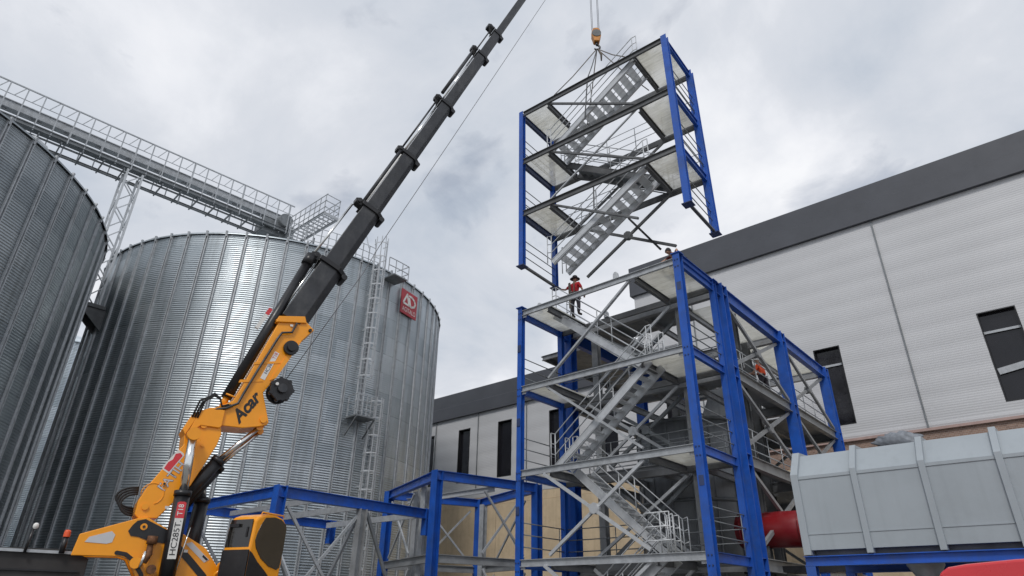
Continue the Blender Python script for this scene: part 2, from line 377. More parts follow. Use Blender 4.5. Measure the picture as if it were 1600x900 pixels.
# crumpled tarp lying on the brick ledge
bm = bmesh.new(); bmesh.ops.create_icosphere(bm, subdivisions=4, radius=1)
for v in bm.verts:
    c = v.co; k = 1+.16*math.sin(7*c.x+3*c.y)*math.cos(5*c.z+4*c.x)+.07*math.sin(19*c.x+11*c.z)
    v.co = Vector((c.x*1.05*k, c.y*.3, c.z*.42*k))
me = bpy.data.meshes.new('tarp'); bm.to_mesh(me); bm.free(); me.materials.append(M['tarp'])
me.polygons.foreach_set('use_smooth', [True]*len(me.polygons))
o = bpy.data.objects.new('tarp', me); COL.objects.link(o); o.location = (-6.3, YW-.45, 9.25)
tag(o, 'crumpled grey tarp against the brick band above the grey container', 'tarp')

# ================================================================== SILOS
def silo(cx, cy, Rr, H, nst, a_vis, label, dark=1.0, pitch=.12, hide_roof=False, off=0.0):
    t = thing('grain_silo', label, 'silo', (cx, cy, 0), 'corrugated grain silos')
    n = int(H/pitch)*4; amp = .016
    prof = [(Rr+amp*math.sin(2*PI*i/4), H*i/n) for i in range(n+1)]
    a0, a1 = a_vis
    wm = silo_mat('silo_sheet', cx, cy, nst/3, 1.13, dark)
    MB().lathe((cx, cy, 0), prof, n=int(nst*2*(a1-a0)/(2*PI))+1, a0=a0, a1=a1).build('wall', wm, t)
    # plain back half so that nothing shows through
    MB().lathe((cx, cy, 0), [(Rr-.03, 0), (Rr-.03, H)], n=64, a0=a1, a1=a0+2*PI).build('rear_wall', wm, t)
    MB().lathe((cx, cy, 0), [(Rr+.12, H-.06), (Rr+.12, H+.02), (Rr+.02, H+.06), (.6, H+Rr*.36), (.01, H+Rr*.36)], n=96).build('roof', wm, t)
    # stiffener, shared mesh
    s = MB()
    for k in (-1, 1): s.sweep((0, 0, 0), (0, 0, H-.02), [(k*.06-.035, -.01), (k*.06-.02, .075), (k*.06+.02, .075), (k*.06+.035, -.01)], up=(0, 1, 0))
    s.beam((0, 0, 0), (0, 0, H-.02), .04, .03, (0,1,0)); s.beam((0, .06, H-.2), (0, .12, H+.12), .10, .10, (0,1,0))
    first = None
    for k in range(nst):
        a = off+2*PI*k/nst
        an = (a-a0) % (2*PI)
        if an > a1-a0: continue
        if first is None:
            first = s.build('stiffener', 'galv', t, org=(0,0,0)); st = first
        else:
            st = first.copy(); COL.objects.link(st)
        st.parent = t; st.location = (Rr*math.sin(a), Rr*math.cos(a), 0); st.rotation_euler = (0, 0, -a)
    return t
C2 = (-39.15, 20.08, 0); R2 = 10.87; H2 = 19.9
C1 = (-39.65, -5.29, 0); R1 = 13.6; H1 = 18.55
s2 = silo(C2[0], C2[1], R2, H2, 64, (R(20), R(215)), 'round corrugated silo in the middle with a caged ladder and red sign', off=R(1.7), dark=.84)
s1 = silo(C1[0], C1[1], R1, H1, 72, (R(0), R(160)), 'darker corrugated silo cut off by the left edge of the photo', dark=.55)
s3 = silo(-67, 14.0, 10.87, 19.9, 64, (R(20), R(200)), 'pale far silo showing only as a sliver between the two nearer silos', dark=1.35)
def cyl(c, rr, adeg, z, dr=0.0, dt=0.0):
    a = R(adeg); rad = Vector((math.sin(a), math.cos(a), 0)); tan = Vector((math.cos(a), -math.sin(a), 0))
    return Vector((c[0], c[1], z))+rad*(rr+dr)+tan*dt
def P2(adeg, z, dr=0.0, dt=0.0): return cyl(C2, R2, adeg, z, dr, dt)
# ladder with cage: upper run, then lower run beside it
def cage_ladder(parent, adeg, z0, z1, name='ladder'):
    mb = MB(); 
    for k in (-1, 1): mb.beam(P2(adeg, z0, .25, k*.22), P2(adeg, z1, .25, k*.22), .05)
    z = z0+.1
    while z < z1: mb.beam(P2(adeg, z, .25, -.22), P2(adeg, z, .25, .22), .028); z += .3
    z = z0+.6
    while z < z1: mb.beam(P2(adeg, z, 0, .22), P2(adeg, z, .25, .22), .04); mb.beam(P2(adeg, z, 0, -.22), P2(adeg, z, .25, -.22), .04); z += 2.2
    lo = mb.build(name, 'galv_light', parent)
    cg = MB(); z = z0+(2.2 if z0 > 1 else 2.4); arc = [(-.3, .25), (-.36, .55), (-.22, .85), (0, .95), (.22, .85), (.36, .55), (.3, .25)]
    while z < z1+.9:
        pts = [P2(adeg, z, b, a) for a, b in arc]
        for p, q in zip(pts, pts[1:]): cg.beam(p, q, .012, .07)
        z += .92
    for a, b in arc[1:-1]: cg.beam(P2(adeg, z0+(2.2 if z0 > 1 else 2.4), b, a), P2(adeg, z1+.9, b, a), .035)
    cg.build('cage', 'galv_light', lo)
    return lo
cage_ladder(s2, 92.6, 10.6, 20.6)
cage_ladder(s2, 88.0, 0, 10.9)
# rest platform
mb = MB()
pc = lambda dt, z, dr: P2(92.5, z, dr, dt)
mb.add([pc(-.6,10.5,.05), pc(.6,10.5,.05), pc(.6,10.5,1.0), pc(-.6,10.5,1.0), pc(-.6,10.58,.05), pc(.6,10.58,.05), pc(.6,10.58,1.0), pc(-.6,10.58,1.0)], [(0,1,2,3),(4,7,6,5),(0,4,5,1),(1,5,6,2),(2,6,7,3),(3,7,4,0)])
for k in (-.55, .55): mb.beam(pc(k, 9.6, .05), pc(k, 10.5, 1.0), .06)
plt = mb.build('rest_platform', 'galv_dark', s2)
mb = MB()
for dt, dr in ((-.57, .1), (-.57, .97), (.57, .97), (.57, .1), (0, .97)): mb.beam(pc(dt, 10.5, dr), pc(dt, 11.7, dr), .045)
for z in (10.9, 11.3, 11.7):
    for a, b in (((-.57, .1), (-.57, .97)), ((-.57, .97), (.57, .97)), ((.57, .97), (.57, .1))): mb.beam(pc(a[0], z, a[1]), pc(b[0], z, b[1]), .035)
mb.build('guard_rail', 'galv', plt)
# top platform and rails
mb = MB()
rim = lambda a, z, dr=0: P2(a, z, dr)
for a0, a1 in ((84, 89),):
    mb.add([rim(a0, H2-.7, .02), rim(a1, H2-.7, .02), rim(a1, H2-.7, 1.1), rim(a0, H2-.7, 1.1), rim(a0, H2-.62, .02), rim(a1, H2-.62, .02), rim(a1, H2-.62, 1.1), rim(a0, H2-.62, 1.1)], [(0,1,2,3),(4,7,6,5),(0,4,5,1),(1,5,6,2),(2,6,7,3),(3,7,4,0)])
tp = mb.build('top_platform', 'galv_dark', s2)
mb = MB()
for a in (83.5, 86, 88.5, 91): mb.beam(rim(a, H2-.7, 1.05), rim(a, H2+.3, 1.05), .04)
for z in (H2-.2, H2+.3):
    for a, b in ((83.5, 86), (86, 88.5), (88.5, 91)): mb.beam(rim(a, z, 1.05), rim(b, z, 1.05), .04)
    mb.beam(rim(83.5, z, .05), rim(83.5, z, 1.05), .04)
mb.build('guard_rail', 'galv', tp)
mb = MB()
def rz(a, dz, rin=-.5): return P2(a, H2+.2+dz, rin)
angs = [91+2.4*k for k in range(13)]
for a in angs: mb.beam(rz(a, -.1), rz(a, 1.25), .045)
for dz in (.35, .8, 1.25):
    for a, b in zip(angs, angs[1:]):
        mb.beam(rz(a, dz), rz(b, dz), .03)
mb.build('roof_rail', 'galv', s2)
mb = MB()
for p, q in (((93, -.6), (92, 2.1)), ((95.6, -.6), (95.6, 2.1)), ((93, -2.4), (92, 2.1))):
    mb.beam(P2(p[0], H2+.9, p[1]*.0+.1), P2(q[0], H2+2.0, -.4), .035)
mb.build('ladder_hoop', 'galv', s2)
# sign
sa = 76.9; sx = Vector((math.cos(R(sa)), -math.sin(R(sa)), 0)); sn = Vector((math.sin(R(sa)), math.cos(R(sa)), 0))
# seen from outside the left side is towards larger angle
sg = thing('company_sign', 'square red sign with a white monogram high on the middle silo', 'sign', P2(sa, 17.9, .15))
so_ = P2(sa, 18.45, .16)
MB().prism([(-.80,-.80),(.80,-.80),(.80,.80),(-.80,.80)], -sx, (0,0,1), sn, so_, -.06, .0).build('board', 'red_sign', sg, bevel=.02)
def poly_part(name, polys, m, parent, o, ax, ay, az, t0, t1):
    mb = MB()
    for p in polys: mb.prism(p, ax, ay, az, o, t0, t1)
    return mb.build(name, m, parent)
lt = -sx
mb = MB(); 
def stroke(mb, pts, wd, o, ax, ay, az, e):
    ax, ay, az = Vector(ax), Vector(ay), Vector(az)
    P = [o+ax*a+ay*b+az*e for a, b in pts]
    for p, q in zip(P, P[1:]): mb.beam(p, q, .012, wd, up=az.cross((q-p).normalized()))
    for p in P[1:-1]: mb.disc(p, az, wd/2, .012, 12)
side = sn.cross(Vector((0,0,1)))
leftv = Vector((0,0,1)).cross(sn)  # to the reader's right when facing the board
stroke(mb, [(-.62, -.12), (-.28, .55), (-.04, -.12), (-.62, -.12)], .13, so_, leftv, (0,0,1), sn, .015)
stroke(mb, [(-.10, .52), (.22, .52), (.48, .38), (.58, .18), (.48, -.02), (.22, -.14), (.12, -.14), (-.06, .40)], .13, so_, leftv, (0,0,1), sn, .015)
mb.build('monogram', 'white', sg)
text_part('AGITALO', 'white', sg, so_+Vector((0,0,-.5)), leftv, (0,0,1), .42, ext=.02, sx=.75)
# roof vents at the eaves
for c, rr, hh, a, lab in ((C2, R2, H2, 166, 'small grey vent hood on the rim of the middle silo'), (C1, R1, H1, 52, 'small grey vent hood on the rim of the left silo')):
    t = thing('roof_vent', lab, 'vent', cyl(c, rr, a, hh, -.5), 'roof vent hoods')
    o_ = cyl(c, rr, a, hh+.1, -.6); rad = Vector((math.sin(R(a)), math.cos(R(a)), 0)); tn = Vector((math.cos(R(a)), -math.sin(R(a)), 0))
    MB().prism([(-.4,0),(.3,0),(.36,.2),(.2,.45),(-.1,.5),(-.4,.3)], rad, (0,0,1), tn, o_, -.36, .36).build('hood', 'galv', t, bevel=.02)
    MB().prism([(-.33,.0),(.33,.0),(.33,.17),(-.33,.17)], tn, (0,0,1), rad, o_, .34, .40).build('louvre', 'galv_dark', t)
    MB().prism([(-.3,-.4),(.3,-.4),(.3,0),(-.3,0)], rad, (0,0,1), tn, o_, -.3, .3).build('base', 'galv_dark', t)

# ================================================================== CONVEYOR BRIDGE
cv = thing('conveyor_bridge', 'long steel conveyor gallery crossing high over the silos', 'conveyor', (-38, 2, 24))
D0 = Vector((-38.78, 0.4, 0)); CD = Vector((1.15, 16.3, 0)).normalized(); CN = Vector((CD.y, -CD.x, 0))   # CN points to the viewer side (+X)
def CP_(s, n, z): return D0+CD*s-CN*n+Vector((0, 0, z))
S0, S1 = -9.0, 18.2
mb = MB()
mb.channel(CP_(S0, 0, 25.3), CP_(S1, 0, 25.3), .08, .24); mb.channel(CP_(S0, 1.7, 25.2), CP_(S1, 1.7, 25.2), .08, .2)
for n_ in (.35, 1.35): mb.beam(CP_(S0, n_, 25.0), CP_(S1, n_, 25.0), .07, .1)
s = S0
while s < S1:
    mb.beam(CP_(s, 0, 25.05), CP_(s, 1.7, 25.05), .07, .12); s += 1.1
mb.build('floor_frame', 'galv_dark', cv)
MB().beam(CP_(S0, .28, 25.28), CP_(S1, .28, 25.28), .55, .04).build('walkway', 'galv_dark', cv)
mb = MB()
mb.beam(CP_(S0, 1.0, 26.58), CP_(S1, 1.0, 26.58), .5, .46)
s = S0
while s < S1:
    mb.beam(CP_(s, 1.0, 26.28), CP_(s, 1.0, 26.82), .56, .05, up=CN); mb.beam(CP_(s, .7, 25.2), CP_(s, .7, 26.3), .05, .05); s += 1.68
mb.build('trough', 'galv', cv)
mb = MB()
mb.beam(CP_(S0, 1.0, 26.83), CP_(S1, 1.0, 26.83), .62, .05)
mb.build('trough_cover', 'galv', cv)
mb = MB()
for n_ in (0, 1.7):
    zt = 27.5 if n_ == 0 else 26.5
    mb.beam(CP_(S0, n_, zt), CP_(S1, n_, zt), .07)
    if n_ == 0: mb.beam(CP_(S0, n_, 26.75), CP_(S1, n_, 26.75), .035)
    s = S0; k = 0
    while s < S1:
        wd = .16 if k % 4 == 0 else .055
        mb.beam(CP_(s, n_, 25.1), CP_(s, n_, zt), wd, .06)
        if n_ == 0: mb.beam(CP_(s-.5, n_, 26.75), CP_(s-.1, n_, 27.5), .04)
        s += .84; k += 1
mb.build('side_truss', 'galv', cv)
# drive head and cross platform at the end
mb = MB()
mb.beam(CP_(16.3, .9, 25.4), CP_(18.6, .9, 25.4), 1.3, 1.1)
mb.tube([CP_(17.8, 0, 26.2), CP_(17.8, 1.8, 26.2)], .5, 18)
mb.beam(CP_(17.2, .9, 24.4), CP_(18.2, .9, 24.4), .7, .9)
mb.beam(CP_(17.2, .9, 23.6), CP_(18.2, .9, 23.6), .5, 1.0)
mb.build('drive_head', 'galv_dark', cv)
mb = MB(); X0, X1 = -38.4, -33.0; YA, YB = 18.4, 19.5
for y in (YA, YB): mb.channel((X0, y, 25.0), (X1, y, 25.0), .07, .2)
x = X0
while x < X1: mb.beam((x, YA, 25.0), (x, YB, 25.0), .05, .08); x += .42
mb.beam((X1, YA, 25.0), (X1, YB, 25.0), .08, .2)
cp = mb.build('cross_platform', 'galv', cv)
mb = MB()
for y, x1 in ((YA, X1+.1), (YB, X1)):
    x = X0+1.0
    while x <= x1+.01:
        mb.beam((x, y, 25.0), (x, y, 26.5), .045); x += .62
    for z in (25.5, 26.0, 26.5): mb.beam((X0+1.0, y, z), (x1, y, z), .045)
for z in (25.5, 26.0, 26.5): mb.beam((X1, YA, z), (X1, YB, z), .04)
mb.build('guard_rail', 'galv', cp)
mb = MB()
for x, y in ((-37.8, 18.0), (-36.3, 18.0), (-37.8, 19.8), (-36.3, 19.8)): mb.beam((x, y, 22.0), (x, y, 25), .12)
mb.beam((-37.8, 18, 22.4), (-36.3, 18, 24.8), .07); mb.beam((-37.8, 18, 24.8), (-36.3, 18, 22.4), .07)
mb.beam((-36.3, 18, 22.4), (-36.3, 19.8, 24.8), .07); mb.beam((-37.8, 19.8, 23.4), (-37.8, 18, 23.4), .1); mb.beam((-36.3, 19.8, 23.4), (-36.3, 18, 23.4), .1)
mb.build('support_stand', 'galv_dark', cv)
# lattice mast
lt_ = thing('lattice_mast', 'short galvanised lattice mast holding up the conveyor between two silos', 'mast', (-38.45, 8.45, 16))
mb = MB(); lx, ly, hw = -38.45, 8.45, .42
cs = [(lx-hw, ly-hw), (lx+hw, ly-hw), (lx+hw, ly+hw), (lx-hw, ly+hw)]
for x, y in cs: mb.beam((x, y, 16.2), (x, y, 25.0), .11)
mb.build('legs', 'galv_light', lt_)
mb = MB(); z = 16.4; k = 0
while z < 24:
    for i in range(4):
        (xa, ya), (xb, yb) = cs[i], cs[(i+1) % 4]
        z2 = min(24.9, z+.95)
        if k % 2: xa, ya, xb, yb = xb, yb, xa, ya
        mb.beam((xa, ya, z), (xb, yb, z2), .055)
    z += .95; k += 1
mb.build('lacing', 'galv_light', lt_)
mb = MB().box((lx-.6, ly-.6, 16.0), (lx+.6, ly+.75, 16.2))
mb.prism([(-.55, 0), (.95, 0), (.95, -1.3)], (0,1,0), (0,0,1), (1,0,0), (lx, ly, 16.0), -.5, -.4); mb.prism([(-.55, 0), (.95, 0), (.95, -1.3)], (0,1,0), (0,0,1), (1,0,0), (lx, ly, 16.0), .4, .5)
mb.build('wall_bracket', 'primer', lt_)

# ================================================================== STAIR TOWERS
def side_rail(mb, p, q, zs, post=True):
    for z in zs: mb.tube([Vector(p)+Vector((0,0,z)), Vector(q)+Vector((0,0,z))], .02, 6)
    if post:
        for k in (p, q): mb.tube([Vector(k), Vector(k)+Vector((0,0,max(zs)))], .022, 6)
def flight(parent, xt, zt, xb, zb, y0, y1, m='galv_light', rails=(True, True), tm='grating'):
    """stair flight from top edge (xt, zt) to bottom (xb, zb) between y0 and y1"""
    st = MB()
    sgn = 1 if xb > xt else -1
    d = Vector((xb-xt, 0, zb-zt)).normalized(); n_ = Vector((-d.z, 0, d.x)); n_ = n_ if n_.z > 0 else -n_
    for y, fl in ((y0, 1), (y1, -1)):
        a = Vector((xt, y, zt-.02)); b = Vector((xb, y, zb+.02)); h = .22; t = .045
        st.prism([(0, -.05), (0, -.24), ((b-a).length, -.24+.12), ((b-a).length, .06), (.0, .02)], d, n_, (0,1,0), a, -t/2, t/2)
        for e in (.03, -.22):
            st.beam(a+n_*e, b+n_*e, .075, .02, up=n_)
    fo = st.build('stair_flight', m, parent)
    n = max(3, round(abs(zt-zb)/.21)); 
    for k in range(1, n):
        f = k/n; x = xt+(xb-xt)*f; z = zt+(zb-zt)*f
        hw = abs(xb-xt)/n*.46; mb = MB().box((x-hw, y0+.03, z-.04), (x+hw, y1-.03, z))
        mb.build('tread', tm, fo)
    for y, on in ((y0, rails[0]), (y1, rails[1])):
        if not on: continue
        mb = MB(); A = Vector((xt, y, zt)); B = Vector((xb, y, zb))
        for hgt in (.4, .75, 1.1):
            up = Vector((0,0,hgt)); e0 = A+up+Vector((-sgn*.18, 0, 0)); e1 = B+up+Vector((sgn*.18, 0, .05))
            mb.tube([e0, A+up, B+up, e1], .019, 6)
        for f in (0, .5, 1): 
            q = A.lerp(B, f); mb.tube([q, q+Vector((0,0,1.1))], .02, 6)
        mb.tube([A+Vector((-sgn*.18,0,.0)), A+Vector((-sgn*.18,0,1.1))], .019, 6)
        mb.tube([B+Vector((sgn*.18,0,.0)), B+Vector((sgn*.18,0,1.15))], .019, 6)
        mb.build('handrail', 'galv_light' if m != 'galv_dark' else 'galv', fo)
    return fo
def xbrace(parent, p, q, r, s_, m, w_=.08, gus=True, name='cross_brace'):
    mb = MB(); p, q, r, s_ = map(Vector, (p, q, r, s_))
    mb.beam(p, q, w_, w_*1.2); off = (q-p).cross(s_-r).normalized()*w_
    mb.beam(r+off, s_+off, w_, w_*1.2)
    if gus:
        d1 = q-p; d2 = s_-r
        c = (p+q)/2
        mb.disc(c+off*.5, off, .17, w_*2.2, 8)
    return mb.build(name, m, parent)

TX0, TX1, TY0, TY1 = -14.6, -7.95, 17.1, 19.6
LV = [3.1, 5.93, 8.92, 11.95]
tw = thing('stair_tower', 'standing lower stair tower with bright blue posts and galvanised flights', 'stair tower', ((TX0+TX1)/2, TY0, 0), 'steel stair tower modules')
for x, y, ww in ((TX0, TY0, .2), (TX1, TY0, .24), (TX0, TY1, .2), (TX1, TY1, .2)):
    mb = MB().ibeam((x, y, 0), (x, y, 12.08), ww, ww, .016, up=(0,1,0))
    mb.box((x-ww/2, y-ww/2-.012, 5.6), (x-ww/2+.02, y-ww/2, 5.9))
    c_ = mb.build('column', 'blue', tw)
    pl_ = MB()
    pl_.box((x-.16, y-.16, 12.08), (x+.16, y+.16, 12.11)); pl_.build('cap_plate', 'blue', c_)
    if y == TY0:
        b_ = MB()
        for zb in LV:
            for dz in (-.35, -.1): b_.disc((x-.05, y-ww/2-.012, zb+dz), (0,1,0), .022, .03, 6); b_.disc((x+.05, y-ww/2-.012, zb+dz), (0,1,0), .022, .03, 6)
        b_.build('bolts', 'blue_dark', c_)
for x, zs in ((TX0, (4.6, 7.6, 10.4)), (TX1, (4.9, 10.9))):
    for z in zs:
        MB().box((x-.075, TY0-.128, z-.14), (x+.075, TY0-.113, z+.14)).build('splice_plate', 'blue_dark', tw, bevel=.003)
for i, z in enumerate(LV):
    for x, sg_ in ((TX0+.1, 1), (TX1-.12, -1)):
        MB().box((min(x, x+sg_*.18), TY0-.045, z-.30), (max(x, x+sg_*.18), TY0-.03, z-.215)).build('gusset_plate', 'galv', tw)
    MB().channel((TX0+.1, TY0-.02, z-.11), (TX1-.12, TY0-.02, z-.11), .08, .22, .018, flip=1).build('front_beam', 'galv', tw)
    MB().channel((TX0+.1, TY1, z-.11), (TX1-.1, TY1, z-.11), .08, .22, .018, flip=-1).build('rear_beam', 'primer', tw)
    for x in (TX0, TX1):
        MB().ibeam((x, TY0+.1, z-.13), (x, TY1-.1, z-.13), .12, .26, .016).build('side_beam', 'blue', tw)
    for x0, x1, xc in ((TX0+.08, -13.3, -13.35), (-9.6, TX1-.08, -9.6)):
        MB().box((x0, TY0+.08, z-.05), (x1, TY1-.06, z-.01)).build('deck', 'deck', tw)
        MB().ibeam((xc, TY0+.06, z-.19), (xc, TY1-.06, z-.19), .12, .24, .014).build('cross_beam', 'primer', tw)
# flights
flight(tw, -13.6, 11.95, -9.9, 8.92, 18.0, 18.95)
flight(tw, -9.42, 8.90, -13.2, 5.93, 17.28, 18.1)
flight(tw, -12.8, 5.93, -9.65, 3.1, 18.0, 18.95)
flight(tw, -9.5, 3.1, -13.2, .1, 17.28, 18.1)
# gates of handrail on the landings
mb = MB()
for x, z in ((-9.7, 3.1), (-9.4, 3.1)):
    for dz in (.35, .72, 1.1): mb.tube([(x-.5, TY0+.1, z+dz-.25), (x-.2, TY0+.1, z+dz), (x+.25, TY0+.1, z+dz)], .02, 6)
    mb.tube([(x+.25, TY0+.1, z), (x+.25, TY0+.1, z+1.1)], .02, 6)
mb.build('landing_rail', 'galv_light', tw)
mb = MB()
for z in (8.92,):
    for dz in (.4, .75, 1.1): mb.tube([(-11.4, TY1-.2, z+dz), (-9.4, TY1-.2, z+dz)], .02, 6)
for x in (-11.4, -10.4, -9.4): mb.tube([(x, TY1-.2, 8.9), (x, TY1-.2, 10.02)], .02, 6)
mb.build('landing_rail', 'galv_light', tw)
mb = MB()
for dz in (.4, .75, 1.1): mb.tube([(-13.3, 18.95, 11.95+dz), (-11.9, 18.95, 11.95+dz)], .02, 6)
for x in (-13.3, -12.6, -11.9): mb.tube([(x, 18.95, 11.95), (x, 18.95, 13.05)], .02, 6)
for i, z in enumerate([.2]+LV[:3]):
    for x, nm in ((TX0, 1), (TX1, 1)):
        mb = MB()
        for dz in (.4, .78, 1.15): mb.tube([(x+.02, TY0+.1, z+dz), (x+.02, TY1-.1, z+dz)], .02, 6)
        mb.tube([(x+.02, (TY0+TY1)/2+.9, z), (x+.02, (TY0+TY1)/2+.9, z+1.15)], .015, 6)
        mb.build('side_rail', 'blue' if False else 'galv_dark', tw)
    mb = MB()
    for dz in (.4, .78, 1.15): mb.tube([(TX0+.1, TY1+.04, z+dz), (TX1-.1, TY1+.04, z+dz)], .018, 6)
    for x in (-12.5, -10.2): mb.tube([(x, TY1+.04, z), (x, TY1+.04, z+1.15)], .018, 6)
    mb.build('rear_rail', 'galv_dark', tw)
# braces, front face
MB().beam((-9.75, TY0, 11.75), (-13.3, TY0, 9.0), .11, .07).build('diagonal_brace', 'galv', tw)
xbrace(tw, (-13.4, TY0, 8.7), (-9.6, TY0, 6.0), (-9.8, TY0, 8.75), (-13.3, TY0, 6.0), 'galv', gus=False) if False else MB().beam((-13.4, TY0, 8.7), (-9.75, TY0, 6.05), .09, .07).build('diagonal_brace', 'galv', tw)
xbrace(tw, (-9.75, TY0, 5.7), (-13.35, TY0, 3.2), (-13.5, TY0, 5.7), (-9.7, TY0, 3.2), 'galv_light', .08)
xbrace(tw, (-9.75, TY0, 2.9), (-13.35, TY0, .3), (-13.5, TY0, 2.9), (-9.7, TY0, .3), 'galv_light', .08)
for a, b in ((11.6, 9.0), (8.6, 6.0), (5.6, 3.2), (2.9, .2)):
    xbrace(tw, (-9.6, TY1-.05, a), (-13.3, TY1-.05, b), (-13.3, TY1-.05, a), (-9.6, TY1-.05, b), 'galv', .08)

# ---- the hanging module (local frame, tilted a little on its slings)
ROT = Matrix.Rotation(R(3.06), 4, 'Z') @ Matrix.Rotation(R(-.79), 4, 'Y') @ Matrix.Rotation(R(-.39), 4, 'X')
MO = Vector((-13.71, 16.07, 13.22))
md = thing('stair_tower', 'stair tower module hanging from the crane in mid air', 'stair tower', MO, 'steel stair tower modules', rot=ROT.to_euler())
W_, D_ = 6.67, 2.21; ZL = [0, 2.434, 4.997, 7.56]
for x, y, ww in ((0, 0, .2), (W_, 0, .22), (0, D_, .19), (W_, D_, .24)):
    c_ = MB().ibeam((x, y, 0), (x, y, 7.62), ww, ww, .016, up=(0,1,0)).build('column', 'blue', md)
    MB().box((x-.17, y-.17, -.03), (x+.17, y+.17, 0)).build('base_plate', 'blue_dark', c_)
for i, z in enumerate(ZL[1:]):
    MB().channel((.1, -.02, z-.12), (W_-.12, -.02, z-.12), .08, .24, .018).build('front_beam', 'primer', md)
    MB().channel((.1, D_, z-.12), (W_-.12, D_, z-.12), .08, .24, .018, flip=-1).build('rear_beam', 'primer', md)
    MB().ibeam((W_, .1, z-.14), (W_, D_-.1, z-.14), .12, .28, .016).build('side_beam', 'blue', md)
    MB().ibeam((0, .1, z-.14), (0, D_-.1, z-.14), .12, .28, .016).build('side_beam', 'blue_dark', md)  # left beam in a darker blue: its shade is put into the colour
    for x0, x1, xc in ((.08, 1.25, 1.3), (5.4, W_-.08, 5.35)):
        MB().box((x0, .08, z-.05), (x1, D_-.06, z-.01)).build('deck', 'deck', md)
        MB().ibeam((xc, .06, z-.16), (xc, (D_-.06) if not (xc < 2 and i == 2) else 1.75, z-.16), .13, .26, .014).build('cross_beam', 'primer', md)
flight(md, 5.3, 7.54, 1.35, 5.0, .15, 1.15, 'galv_light', tm='grating')
flight(md, 1.45, 5.0, 5.3, 2.45, 1.25, 2.1, 'primer', tm='galv_dark')
flight(md, 5.25, 2.4, 1.2, -.12, .22, 1.2, 'galv_light', tm='grating')
for i, z in enumerate(ZL[1:3]):
    MB().beam((1.3, 0, ZL[i+2]-.15), (5.35, 0, z+.05), .09, .07).build('diagonal_brace', 'primer', md)
MB().beam((1.3, 0, ZL[1]-.15), (4.9, 0, .18), .09, .07).build('diagonal_brace', 'primer', md)
MB().beam((1.3, 0, 2.45), (5.3, 0, 4.85), .06, .05).build('diagonal_brace', 'galv', md)
xbrace(md, (5.3, D_, 2.3), (1.5, D_, 0.0), (1.2, D_, 2.35), (5.25, D_, 0.0), 'primer', .08)
MB().beam((3.55, D_-.15, 1.82), (4.68, D_-.15, .04), .10, .08).build('loose_brace', 'black', md)
xbrace(md, (5.3, D_, 4.8), (1.3, D_, 2.5), (1.3, D_, 4.8), (5.3, D_, 2.5), 'primer', .07)
for z in ZL[:3]:
    for x in (0, W_):
        mb = MB()
        for dz in (.12 if z == 0 else .4, .5, .85, 1.2): mb.tube([(x, .08, z+dz), (x, D_-.08, z+dz)], .018, 6)
        mb.build('side_rail', 'galv_dark', md)
    if z:
        mb = MB()
        for dz in (.4, .75, 1.1): mb.tube([(.1, D_-.03, z+dz), (W_-.1, D_-.03, z+dz)], .016, 6)
        for x in (1.4, 2.8, 4.1, 5.3): mb.tube([(x, D_-.03, z), (x, D_-.03, z+1.1)], .018, 6)
        mb.build('rear_rail', 'galv', md)
for x in (3.3,):
    MB().beam((x, -.05, 7.3), (x-.2, -.05, 5.5), .03, .05).build('hanging_rod', 'primer', md)
    MB().beam((x, -.05, 2.25), (x-.04, -.05, 1.25), .03, .05).build('hanging_rod', 'primer', md)
for y in (.05, W_):
    pass
MB().box((-.05, -.01, .02), (.05, D_, .1)).build('foot_tie', 'primer', md)
MB().box((W_-.05, 0, .02), (W_+.05, D_, .08)).build('foot_tie', 'primer', md)

# ================================================================== PROCESS FRAME (big steel frame behind the stair tower)
pf = thing('process_structure', 'deep blue and grey steel process structure joined behind the stair tower', 'steel frame', (-11.3, 26, 0))
YC = [20.2, 25.8, 31.4]; TL = [3.15, 6.2, 9.1, 12.15]
for x in (TX0, TX1):
    for y in YC:
        mb = MB().ibeam((x, y, 0), (x, y, 12.15), .40, .42, .03, up=(0,1,0))
        c_ = mb.build('column', 'blue', pf)
        g_ = MB()
        for z in TL: g_.box((x-.17, y-.18, z-.4), (x+.17, y+.18, z-.37)); g_.box((x-.17, y-.18, z-.05), (x+.17, y+.18, z-.02))
        g_.build('stiffener_plates', 'blue', c_)
for x in (TX0, TX1):
    for a, b in ((TY1+.1, YC[0]-.2), (YC[0]+.2, YC[1]-.22), (YC[1]+.22, YC[2]-.22)):
        MB().ibeam((x, a, 12.0-.1), (x, b, 12.0-.1), .22, .5, .03).build('top_beam', 'blue', pf)
        for z in TL[:3]:
            if a > 20: MB().ibeam((x, a, z-.19), (x, b, z-.19), .2, .36, .02).build('edge_beam', 'frame_grey', pf)
MB().ibeam((TX1, TY0+.12, 12.06), (TX1, TY1+.1, 12.06), .14, .22, .02).build('top_beam', 'blue', pf)
for y in YC:
    for z in TL:
        MB().ibeam((TX0+.2, y, z-.2), (TX1-.2, y, z-.2), .2, .38, .02).build('floor_beam', 'frame_grey', pf)
for z in TL:
    for x in (-12.9, -11.3, -9.7):
        MB().ibeam((x, YC[0], z-.13), (x, YC[2], z-.13), .12, .24, .014).build('joist', 'frame_grey', pf)
